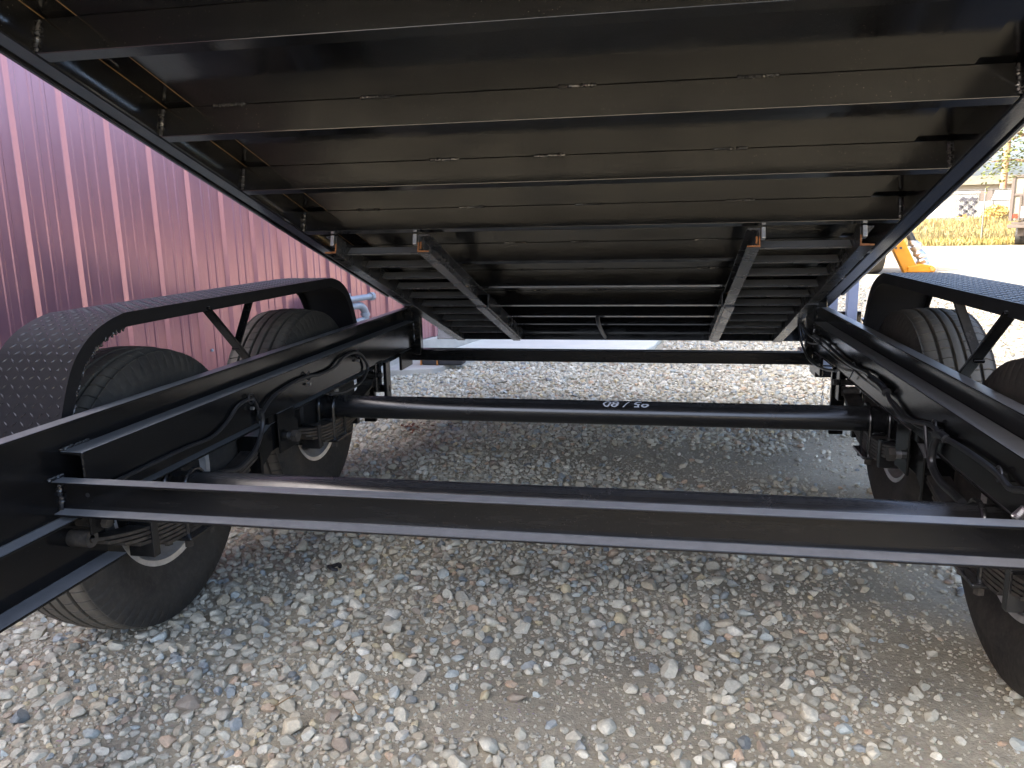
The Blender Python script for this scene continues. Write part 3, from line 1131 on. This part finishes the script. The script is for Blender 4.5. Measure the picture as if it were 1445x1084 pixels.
def dirt_mask(x, y):
    """1 = full gravel cover, 0 = bare packed dirt"""
    m = .70 + 1.15 * (vnoise(x * 1.7 + 3, y * 1.7, 11) - .45) + .5 * (vnoise(x * 5, y * 5, 12) - .5)
    # wheel track of packed dirt on the right
    tr = np.exp(-((x - 1.0 - .06 * (y - 2)) / .24) ** 2) * np.clip((5.0 - y) / 1.5, 0, 1)
    tr2 = np.exp(-(((x - .5) / .55) ** 2 + ((y - 3.55) / .42) ** 2))
    tr3 = np.exp(-(((x - .62) / .38) ** 2 + ((y - 2.25) / .22) ** 2)) * .5
    tr4 = np.exp(-(((x - .5) / .3) ** 2 + ((y - 1.5) / .12) ** 2)) * .3
    tr5 = np.exp(-(((x + .1) / .22) ** 2 + ((y - 1.5) / .1) ** 2)) * .25
    left = np.clip((-.35 - x) / .8, 0, 1) * .45
    far = np.clip((y - 4.0) / .9, 0, 1) * .7
    return m + left + far - 1.0 * tr - .6 * tr2 - tr3 - tr4 - tr5


class Hash:
    def __init__(s, cell):
        s.c = cell
        s.d = {}

    def ok(s, x, y, r, k):
        i, j = int(x // s.c), int(y // s.c)
        for a in (i - 1, i, i + 1):
            for b in (j - 1, j, j + 1):
                for (px, py, pr_) in s.d.get((a, b), ()):
                    if (px - x) ** 2 + (py - y) ** 2 < (k * (pr_ + r)) ** 2:
                        return False
        s.d.setdefault((i, j), []).append((x, y, r))
        return True


def in_view(x, y):
    # generous plan wedge of the ground the photograph (or a step aside) can see
    return (y > 1.15) & (np.abs(x - .27 + .193 * y) < .78 * y + .8) & (x > -2.46 + math.tan(PHI) * (y - 3.03) + .04)


hs = Hash(.065)
ST = []


def throw(n, rlo, rhi, ylo, yhi, k, thr, pw=1.0):
    xs = rng.uniform(-3.2, 5.0, n)
    ys = rng.uniform(ylo, yhi, n)
    rs = rlo + (rhi - rlo) * rng.uniform(0, 1, n) ** 2.0
    mk = dirt_mask(xs, ys)
    keep = in_view(xs, ys) & (rng.uniform(0, 1, n) < np.clip((mk - thr) * 2.2, .05 if rlo > .008 else .16, 1) ** pw)
    for x, y, r in zip(xs[keep], ys[keep], rs[keep]):
        if -1.6 < x < .3 and y > 6.15:
            continue
        if hs.ok(x, y, r, k):
            ST.append((x, y, r))


throw(2600, .017, .0245, 1.1, 4.4, .84, .2)
throw(74000, .0088, .0175, 1.1, 4.4, .78, .15)
throw(130000, .004, .0082, 1.1, 4.4, .78, .05, .7)
throw(90000, .012, .022, 4.4, 8.0, .72, .1)
throw(50000, .018, .030, 8.0, 15.0, .75, .1)
ST = np.array(ST)
# tiny loose grit on the bare dirt near by
ng = 26000
gxs, gys = rng.uniform(-2.4, 2.4, ng), rng.uniform(1.1, 3.6, ng)
kp = in_view(gxs, gys)
GR = np.stack([gxs[kp], gys[kp], rng.uniform(.0018, .0048, kp.sum())], 1)

PAL = np.array([(.40, .385, .35), (.47, .455, .42), (.33, .32, .30), (.52, .50, .46), (.43, .39, .33), (.26, .29, .33), (.36, .40, .43), (.45, .34, .27), (.46, .40, .29), (.17, .19, .22), (.30, .25, .22), (.58, .57, .55)])
PW = np.array([.2, .18, .14, .12, .12, .035, .05, .03, .025, .015, .035, .03])
PW /= PW.sum()


def build_stones(name, arr, sub, nvar, seed, sink, dusty=0.0):
    rg = np.random.default_rng(seed)
    vars_, f = stone_variants(sub, nvar, seed)
    n = len(arr)
    nvv, nff = len(vars_[0]), len(f)
    Vt = np.stack(vars_)[rg.integers(0, nvar, n)]
    rz = rg.uniform(0, 2 * math.pi, n)
    tx, tyy = rg.normal(0, .28, n), rg.normal(0, .28, n)
    cz, sz = np.cos(rz), np.sin(rz)
    V = Vt * arr[:, 2][:, None, None] * 1.22
    x = V[..., 0] * cz[:, None] - V[..., 1] * sz[:, None]
    y = V[..., 0] * sz[:, None] + V[..., 1] * cz[:, None]
    z = V[..., 2]
    y, z = y * np.cos(tx)[:, None] - z * np.sin(tx)[:, None], y * np.sin(tx)[:, None] + z * np.cos(tx)[:, None]
    x, z = x * np.cos(tyy)[:, None] - z * np.sin(tyy)[:, None], x * np.sin(tyy)[:, None] + z * np.cos(tyy)[:, None]
    gz0 = gz(arr[:, 0], arr[:, 1])
    zz = gz0 + arr[:, 2] * rg.uniform(sink[0], sink[1], n)
    V = np.stack([x + arr[:, 0][:, None], y + arr[:, 1][:, None], z + zz[:, None]], -1).reshape(-1, 3)
    Fc = (f[None] + (np.arange(n) * nvv)[:, None, None]).reshape(-1, 3)
    me = bpy.data.meshes.new(name)
    me.vertices.add(len(V))
    me.vertices.foreach_set('co', V.astype(np.float32).ravel())
    me.loops.add(Fc.size)
    me.loops.foreach_set('vertex_index', Fc.astype(np.int32).ravel())
    me.polygons.add(len(Fc))
    me.polygons.foreach_set('loop_start', np.arange(0, Fc.size, 3, dtype=np.int32))
    me.polygons.foreach_set('loop_total', np.full(len(Fc), 3, dtype=np.int32))
    me.polygons.foreach_set('use_smooth', np.full(len(Fc), sub > 1, dtype=bool))
    me.update(calc_edges=True)
    cols = PAL[rg.choice(len(PAL), n, p=PW)] * rg.uniform(.85, 1.2, (n, 1)) * np.array([1.2, 1.17, 1.01])
    cols = cols * (1 - dusty) + np.array([.44, .40, .31]) * dusty
    at = me.color_attributes.new('Col', 'FLOAT_COLOR', 'POINT')
    cc = np.concatenate([np.repeat(cols, nvv, 0), np.ones((n * nvv, 1))], 1).astype(np.float32)
    at.data.foreach_set('color', cc.ravel())
    me.materials.append(MM['stone'])
    if sub > 1:
        try:
            me.set_sharp_from_angle(angle=R(32))
        except Exception:
            pass
    o = bpy.data.objects.new(name, me)
    COL.objects.link(o)
    o['kind'] = 'stuff'
    return o


near = ST[(ST[:, 1] < 2.1) & (ST[:, 2] > .0083)]
mid = ST[((ST[:, 1] >= 2.1) & (ST[:, 1] < 8) & (ST[:, 2] > .0083))]
small = ST[(ST[:, 2] <= .0083)]
farst = ST[(ST[:, 1] >= 8)]
print('stones', len(near), len(mid), len(small), len(farst), len(GR), 320 * len(near) + 80 * len(mid) + 20 * (len(small) + len(farst) + len(GR)))
tag(build_stones('gravel', near, 3, 22, 31, (.0, .5)), 'loose pale gravel stones on the ground in front of the crossmember', 'gravel')
tag(build_stones('gravel', mid, 2, 22, 32, (.15, .55)), 'pale gravel stones spread under and behind the trailer', 'gravel')
tag(build_stones('gravel', small, 1, 14, 33, (.0, .45), .45), 'small pebbles between the larger gravel stones', 'gravel')
tag(build_stones('gravel', farst, 1, 14, 34, (.1, .4)), 'gravel stones in the yard beyond the trailer', 'gravel')
tag(build_stones('gravel', GR, 1, 10, 35, (-.1, .35), .75), 'fine grit scattered on the packed dirt', 'gravel')

# small litter on the ground
p = on(472, 800, 2, .03)
lit = tag(MB().tube([(p[0] + .018 * math.cos(t), p[1] + .016 * math.sin(t), .03 + .004 * math.sin(2 * t)) for t in np.linspace(0, 5.6, 16)], .006, 8).build('plastic_ring', 'rubber', None, True), 'small black plastic ring lying among the stones', 'ring')
p = on(583, 604, 2, .03)
lf = MB()
for i in range(26):
    c_ = Vector((p[0] + random.gauss(0, .035), p[1] + random.gauss(0, .05), .035 + random.uniform(-.01, .012)))
    a = random.uniform(0, 6.3)
    u = Vector((math.cos(a), math.sin(a), random.uniform(-.3, .5))) * .016
    w = Vector((-math.sin(a), math.cos(a), random.uniform(-.3, .3))) * .009
    lf.add([c_ - u, c_ + w, c_ + u, c_ - w, c_ + Vector((0, 0, .004))], [(0, 1, 4), (1, 2, 4), (2, 3, 4), (3, 0, 4)])
tag(lf.build('dry_leaves', 'leafdry'), 'clump of dry reddish leaves on gravel by the rear axle', 'leaves')
for i, (px, py, L_, an) in enumerate(((490, 915, .05, 1.2), (400, 990, .05, .6), (500, 1000, .045, 2.6))):
    p = on(px, py, 2, .035)
    tag(MB().tube([(p[0] + L_ * t * math.cos(an), p[1] + L_ * t * math.sin(an) + .006 * math.sin(5 * t), .036 + .004 * math.sin(3 * t)) for t in np.linspace(-.5, .5, 7)], .0016, 6).build('dry_twig', 'twig', None, True), ['thin dry twig lying on a bare dirt patch', 'short dry twig lying among pale stones', 'crooked dry twig resting on top of loose gravel'][i], 'twig', 'dry twigs on the gravel')

# ------------------------------------------------------------------ yard behind, on the right
# neighbour on the dealer's yard, out of frame to the right: it shows in the wall's sheen
nb = empty('parked_dump_trailer', (6.7, 7.2, 0))
tag(nb, 'dark high-sided dump trailer parked across the yard from the maroon building', 'trailer')
MB().box(-1.0, 1.0, -3.6, 3.4, .75, .9).build('frame', 'frame', nb, bevel=.01)
for s in (-1, 1):
    MB().box(min(s * 1.0, s * 1.06), max(s * 1.0, s * 1.06), -3.6, 3.4, .9, 2.5).build('side_wall', 'frame', nb, bevel=.006)
    for k in range(9):
        yy = -3.5 + k * .84
        MB().box(min(s * 1.061, s * 1.12), max(s * 1.061, s * 1.12), yy, yy + .09, .9, 2.5).build('side_post', 'frame', nb, bevel=.006)
    MB().box(min(s * 1.06, s * 1.13), max(s * 1.06, s * 1.13), -3.6, 3.4, 2.505, 2.58).build('top_rail', 'frame', nb, bevel=.008)
    MB().prism([(-1.1, .55), (-.8, .92), (.9, .92), (1.2, .55), (1.19, .53), (.89, .9), (-.79, .9), (-1.09, .53)], min(s * 1.13, s * 1.42), max(s * 1.13, s * 1.42), 0).build('fender', 'fender', nb)
    for yy in (-.42, .52):
        w_ = empty('wheel', (s * 1.26, yy, .39), nb)
        for q in first:
            copy_to(q, w_)
for yy in (-3.66, 3.401):
    MB().box(-1.0, 1.0, yy, yy + .055, .9, 2.5).build('end_wall', 'frame', nb, bevel=.006)
MB().box(-.999, .999, -3.6, 3.4, .901, .915).build('bed_floor', 'frame', nb)
for s in (-1, 1):
    MB().bar((s * .7, -3.6, .7), (0, -5.0, .6), .08, .12).build('tongue', 'frame', nb, bevel=.006)
MB().tube([(0, -4.8, .02), (0, -4.8, .95)], .04, 12).build('jack', 'frame', nb, True)

# yellow machine: outrigger leg, foot and cylinder; its body is hidden by the bed
ym = on(1290, 384, 2, 0)
YM = ym[1]
mach = empty('yellow_machine', (ym[0] - .6, YM, 0))
tag(mach, 'yellow construction machine with lowered outrigger and silver wrapped cylinder', 'machine')


def ypt(px, py, dy=0.0):
    q = on(px, py, 1, YM + dy)
    return Vector((q[0] - mach.location.x, q[1] - mach.location.y, q[2]))


def inmach(mb, name, m, **kw):
    return mb.build(name, m, mach, **kw)


a, b = ypt(1258, 328), ypt(1284, 382)
inmach(MB().bar(a, b, .2, .26, (1, 0, .3)), 'outrigger_leg', 'yellow', bevel=.02)
f0, f1 = ypt(1278, 381), ypt(1313, 378)
zf = .0
inmach(MB().prism([(f0.x, 0), (f1.x + .04, 0), (f1.x + .06, .06), (f1.x, .13), (f0.x + .25, .17), (f0.x, .12)], -.16, .16, 1), 'foot_pad', 'yellow', bevel=.02)
inmach(MB().tube([Vector((f1.x - .02, -.19, .075)), Vector((f1.x - .02, .19, .075))], .045, 10), 'foot_pin', 'orange', smooth=True)
c1, c2 = ypt(1280, 325, .1), ypt(1306, 376, .1)
pts = [c1.lerp(c2, t) for t in np.linspace(.28, 1, 16)]
inmach(MB().tube([q + Vector((random.uniform(-.015, .015), 0, random.uniform(-.01, .01))) for q in pts], .1, 10, True, [random.uniform(.07, .125) for _ in pts]), 'wrapped_cylinder', 'foil', smooth=True)
inmach(MB().tube([c1, c1.lerp(c2, .3)], .07, 10), 'cylinder_rod', 'rubber', smooth=True)
inmach(MB().box(-1.9, -.35, -.6, 1.4, .35, 1.25), 'machine_body', 'yellow', bevel=.06)
inmach(MB().box(-1.6, -.5, -.3, 1.1, 1.26, 2.0), 'machine_cab', 'glass', bevel=.05)
for yy in (-.35, 1.0):
    inmach(MB().lathe([(-.15, .2), (-.15, .42), (-.1, .45), (.1, .45), (.15, .42), (.15, .2)], -.3, yy, .45, 24), 'machine_tyre', 'rubber', smooth=True)
for px, py in ((1264, 350), (1271, 350)):
    q = ypt(px, py, -.12)
    inmach(MB().tube([q, q + Vector((0, -.03, 0))], .025, 8), 'pin', 'dark', smooth=True)

# chain-link fence
FY = 33.9
fence = empty('chain_link_fence', (10, FY, 0))
tag(fence, 'galvanised chain-link fence with posts in dry grass', 'fence')
FH = 2.35
zg = on(1388, 345, 1, FY)[2]
zt = on(1388, 268, 1, FY)[2]
xs_post = [on(1388, 300, 1, FY)[0] + dx for dx in (-6.2, -3.1, 0, 3.1)]
for xx in xs_post:
    MB().tube([(xx - 10, 0, zg - .2), (xx - 10, 0, zt + .05)], .035, 8).build('fence_post', 'galvwire', fence, True)
MB().tube([(xs_post[0] - 10, 0, zt), (xs_post[-1] - 10, 0, zt)], .022, 6).build('top_rail', 'galvwire', fence, True)
wm = MB()
x0, x1 = xs_post[0] - 10, xs_post[-1] - 10
hgt = zt - zg
st = .075
for sgn in (1, -1):
    k_ = x0 - hgt
    while k_ < x1:
        a0, b0 = max(x0, k_), min(x1, k_ + hgt)
        if b0 > a0 + .05:
            za = (a0 - k_) if sgn > 0 else hgt - (a0 - k_)
            zb = (b0 - k_) if sgn > 0 else hgt - (b0 - k_)
            wm.tube([(a0, .01 * sgn, zg + za), (b0, .01 * sgn, zg + zb)], .0055, 3, False)
        k_ += st * 1.41
wmo = wm.build('chain_link_mesh', 'galvwire', fence)
wmo['kind'] = 'stuff'

# grass bank
bx0, bx1, by0, by1 = 4, 24, 33.0, 41.5


def bank(x, y):
    t = np.clip((y - by0) / 4.0, 0, 1)
    return .75 * t * t * (3 - 2 * t) + .1 * vnoise(np.asarray(x) * .8, np.asarray(y) * .8, 21) * t


bxs, bys = np.linspace(bx0, bx1, 60), np.linspace(by0, by1, 30)
BX, BY = np.meshgrid(bxs, bys)
BZ = bank(BX, BY) + .01
me = bpy.data.meshes.new('grass_bank')
i_, j_ = np.meshgrid(np.arange(59), np.arange(29))
q0 = (j_ * 60 + i_).ravel()
me.from_pydata(np.stack([BX, BY, BZ], -1).reshape(-1, 3).tolist(), [], np.stack([q0, q0 + 1, q0 + 61, q0 + 60], -1).tolist())
me.materials.append(mat_simple('bank_soil', (.34, .26, .12), .95, 0, .4, 2, .5))
gb = bpy.data.objects.new('grass_bank', me)
COL.objects.link(gb)
gb['kind'] = 'structure'


def tufts(name, n, fx, material, hlo, hhi, label, cat, wd=.02):
    V, Fc = [], []
    for i in range(n):
        x, y, z = fx()
        h = random.uniform(hlo, hhi)
        a = random.uniform(0, math.pi)
        dx, dy = math.cos(a) * wd, math.sin(a) * wd
        lx, ly = random.gauss(0, .35) * h, random.gauss(0, .35) * h
        o = len(V)
        V += [(x - dx, y - dy, z), (x + dx, y + dy, z), (x + lx, y + ly, z + h)]
        Fc.append((o, o + 1, o + 2))
    me = bpy.data.meshes.new(name)
    me.from_pydata(V, [], Fc)
    me.materials.append(MM[material])
    o = bpy.data.objects.new(name, me)
    COL.objects.link(o)
    o['kind'] = 'stuff'
    tag(o, label, cat)
    return o


def bank_pt():
    x, y = random.uniform(6, 22), by0 + 8 * random.random() ** 1.3
    return x, y, float(bank(np.array([x]), np.array([y]))[0])


tufts('grass', 26000, bank_pt, 'grass', .1, .34, 'dry golden grass growing along the chain-link fence', 'grass')
bc = on(1403, 318, 1, 37.5)
BCX = bc[0]


def bush_pt():
    while True:
        q = np.array([random.uniform(-1, 1) for _ in range(3)])
        if q @ q < 1:
            break
    return BCX + q[0] * .55, 37.5 + q[1] * .5, .62 + (q[2] * .5 + .5) * .95


bush = empty('dry_bush', (BCX, 37.5, .6))
tag(bush, 'rounded dry yellow bush beside the white container', 'bush')
V, Fc = [], []
for i in range(2600):
    x, y, z = bush_pt()
    a, t = random.uniform(0, 6.3), random.uniform(-1, 1)
    u = Vector((math.cos(a), math.sin(a), t)) * .07
    w = Vector((-math.sin(a), math.cos(a), random.uniform(-1, 1))) * .03
    c_ = Vector((x - BCX, y - 37.5, z - .6))
    o = len(V)
    V += [c_ - u, c_ + w, c_ + u, c_ - w]
    Fc.append((o, o + 1, o + 2, o + 3))
mb = MB()
mb.add(V, Fc)
mb.build('foliage', 'bush', bush, fix=False)['kind'] = 'stuff'
sm = MB()
for i in range(9):
    a = i * .7
    sm.tube([(0, 0, -.05), (.3 * math.cos(a), .25 * math.sin(a), .6)], .02, 5)
sm.build('stems', 'twig', bush)

# white containers / trailers behind the fence
def place_box(name, px0, px1, py0, py1, Y, depth, label, cat, m, base):
    a = on(px0, py1, 1, Y)
    b = on(px1, py0, 1, Y)
    e = empty(name, ((a[0] + b[0]) / 2, Y, base))
    tag(e, label, cat)
    w = (b[0] - a[0]) / 2
    return e, w, a[2] - base, b[2] - base, depth


CY = 42.0
e, w, za, zb, dp = place_box('cargo_container', 1330, 1392, 270, 316, CY, 2.4, 'white corrugated cargo container with dark graffiti behind the fence', 'container', 'white', .75)
mb = MB()
nr = 20
for i in range(nr):
    x0 = -w + 2 * w * i / nr
    x1 = -w + 2 * w * (i + .5) / nr
    mb.box(x0, x1, -.03, 0, za, zb)
MB().box(-w, w, .001, dp, za, zb).build('container_body', 'white', e, bevel=.02)
mb.build('corrugation', 'white', e)
for zz in (za + .06, zb - .04):
    MB().box(-w - .03, w + .03, -.05, dp + .05, zz - .06, zz + .06).build('frame_beam', 'white', e, bevel=.01)
gr = MB()
for k_ in range(4):
    z0 = za + (zb - za) * (.30 + .14 * k_)
    for j in range(4):
        x0 = -w * .28 + j * w * .22
        gr.bar((x0, -.045, z0), (x0 + w * .2, -.045, z0 + (.16 if (j + k_) % 2 else -.10)), .02, .10, (0, 0, 1))
gr.build('graffiti', 'ink', e)
gr = MB()
gr.bar((-w * .42, -.045, za + .25), (w * .12, -.045, za + .38), .02, .16)
gr.build('graffiti', 'inkorange', e)
mkk = MB()
for j in range(3):
    mkk.prism([(-w * .2 + j * .45, zb - .3), (-w * .2 + j * .45 + .3, zb - .3), (-w * .2 + j * .45 + .15, zb - .5)], -.05, -.035, 1)
mkk.build('painted_marks', 'ink', e)

e2, w, za, zb, dp = place_box('white_shed', 1396, 1426, 283, 320, 40.5, 3, 'white metal shed with dark slatted upper band behind the fence', 'shed', 'white', .6)
MB().box(-w, w, 0, dp, za, zb).build('shed_wall', 'white', e2, bevel=.02)
MB().box(-w, w, .05, dp, zb + .01, zb + .55).build('upper_wall', 'dark', e2, bevel=.01)
sb = MB()
for j in range(12):
    x0 = -w + 2 * w * j / 12
    MB().bar((x0, -.0, zb + .03), (x0 + .16, -.0, zb + .53), .03, .05).build('slat', 'white', e2)
MB().box(-w * .9, -w * .86, -.03, -.001, za, zb).build('door_post', 'dark', e2)
MB().tube([(-w * .3, -.04, zb - .5), (-w * .1, -.04, zb - .5)], .04, 8).build('vent', 'dark', e2)

e3, w, za, zb, dp = place_box('long_low_building', 1290, 1470, 246, 272, 62, 8, 'long low greyish-beige building far behind the fence', 'building', 'grey', 0)
MB().box(-w, w, 0, dp, 0, zb - .6).build('wall', 'grey', e3)
MB().box(-w - .3, w + .3, -.4, dp, zb - .59, zb).build('roof', 'cream', e3)
for j in range(7):
    MB().box(-w + 1 + j * 1.8, -w + 2.2 + j * 1.8, -.04, -.005, zb - 2.6, zb - 1.5).build('window', 'glass', e3)

# box trailer at the right edge
e4, w, za, zb, dp = place_box('box_trailer', 1424, 1466, 246, 312, 31.5, 4.5, 'dark brown framed box trailer with red tail lamp parked on the yard', 'trailer', 'dark', 0)
e4.rotation_euler = (0, 0, -R(24))
MB().box(-w, w, .03, dp, za, zb).build('box_body', 'cream', e4, bevel=.02)
for xx in (-w, -.05, w - .1):
    MB().box(xx, xx + .1, -.03, .029, za, zb).build('door_frame', 'dark', e4, bevel=.008)
zmid = za + (zb - za) * .55
for zz in (za - .12, zmid, zb - .08):
    MB().box(-w + .1, w, -.02, .028, zz, zz + .09).build('door_bar', 'dark', e4, bevel=.008)
MB().box(-.12, -.06, -.07, -.031, za, zmid).build('latch_bar', 'dark', e4, bevel=.005)
MB().box(-w - .02, w + .02, -.06, .2, za - .25, za - .13).build('bumper', 'dark', e4, bevel=.01)
MB().box(-w + .13, -w + .27, -.05, -.025, za + .1, za + .26).build('tail_lamp', 'red', e4, bevel=.01)
MB().box(-w + .3, -w + .5, -.05, -.025, za + .1, za + .5).build('lamp_plate', 'white', e4, bevel=.01)
for xx in (-w + .2, w - .45):
    MB().lathe([(-.12, .15), (-.12, .34), (.12, .34), (.12, .15)], xx + .12, 1.6, .35, 20).build('wheel', 'rubber', e4, True)
MB().box(-.1, .1, .3, dp, .35, za - .02).build('chassis_beam', 'dark', e4)

# pickup seen between rail and bank
e5, w, za, zb, dp = place_box('parked_pickup', 1278, 1313, 297, 321, 46, 4.6, 'dark pickup truck with red tail lamp parked beyond the grass bank', 'truck', 'dark', .7)
MB().box(-w, w, 0, dp, za + .1, zb).build('truck_body', 'rubber', e5, bevel=.08)
MB().prism([(1.4, zb), (1.7, zb + .6), (3.0, zb + .6), (3.5, zb)], -w * .9, w * .9, 0).build('cab', 'glass', e5, bevel=.05)
for xx in (-w + .02, w - .2):
    MB().box(xx, xx + .18, -.03, -.001, zb - .5, zb - .12).build('tail_lamp', 'red', e5, bevel=.02)
for xx in (-w + .05, w - .3):
    for yy in (.9, 3.6):
        MB().lathe([(0, .1), (0, .36), (.25, .36), (.25, .1)], xx, yy, za + .1, 16).build('wheel', 'rubber', e5, True)
MB().box(-w * .95, w * .95, -.12, -.035, za + .1, za + .25).build('bumper', 'galv', e5, bevel=.02)

b6 = on(1333, 312, 1, 39.5)
e6 = empty('blue_tarp_bin', (b6[0], 39.5, .75))
tag(e6, 'pale blue plastic tub standing on the grass bank', 'tub')
MB().prism([(-.55, 0), (.55, 0), (.65, .28), (-.65, .28)], -.3, .3, 1).build('tub_body', 'bluepaint', e6, bevel=.03)
MB().box(-.68, .68, -.33, .33, .281, .31).build('tub_rim', 'white', e6, bevel=.01)

# utility pole
pp = on(1417, 245, 1, 56)
pole = empty('utility_pole', (pp[0], 56, 0))
tag(pole, 'brown wooden utility pole rising beside the tree', 'pole')
MB().tube([(0, 0, -.3), (.03, 0, 5), (.0, 0, 11)], .2, 12, True, [.2, .185, .15]).build('pole_shaft', 'wood', pole, True)
MB().box(-1.1, 1.1, -.25, -.14, 10.1, 10.25).build('crossarm', 'wood', pole, bevel=.01)
for xx in (-1, -.4, .4, 1):
    MB().tube([(xx, -.195, 10.26), (xx, -.195, 10.45)], .05, 8).build('insulator', 'galv', pole, True)

# tree hanging in at the right edge
TXY = on(1475, 230, 1, 24)
tree = empty('leafy_tree', (TXY[0] + .35, 24, 0))
tag(tree, 'green leafy tree overhanging the yard beside the utility pole', 'tree')
tr = MB()
tr.tube(smooth_path([(0, 0, -.2), (.1, .05, 1.5), (-.1, 0, 3.0), (.05, .1, 5.2)], 4), .2, 10, True, list(np.linspace(.26, .1, 13)))
tips = []
for i in range(17):
    a = i * 2.4
    z0 = 2.0 + 2.8 * (i / 17)
    L_ = random.uniform(1.4, 2.3) * (1.1 - .35 * i / 17)
    b = Vector((math.cos(a) * L_, math.sin(a) * L_, z0 + random.uniform(.2, 1.2)))
    m0 = Vector((0, 0, z0)).lerp(b, .5) + Vector((0, 0, .18))
    tr.tube(smooth_path([(0, 0, z0), m0, b], 4), .05, 6, True, list(np.linspace(.07, .018, 9)))
    for k_ in range(5):
        t = random.uniform(.35, 1.05)
        tips.append(Vector((0, 0, z0)).lerp(b, t) + Vector([random.gauss(0, .28) for _ in range(3)]))
tr.build('trunk', 'bark', tree, True)
V, Fc = [], []
for c in tips:
    for i in range(95):
        q = c + Vector((random.gauss(0, .3), random.gauss(0, .3), random.gauss(0, .22)))
        a = random.uniform(0, 6.3)
        u = Vector((math.cos(a), math.sin(a), random.uniform(-.8, .4))) * .062
        w_ = Vector((-math.sin(a), math.cos(a), random.uniform(-.5, .5))) * .034
        o = len(V)
        V += [q - u, q + w_, q + u, q - w_]
        Fc.append((o, o + 1, o + 2, o + 3))
mb = MB()
mb.add(V, Fc)
mb.build('crown', 'leaf', tree, fix=False)['kind'] = 'stuff'
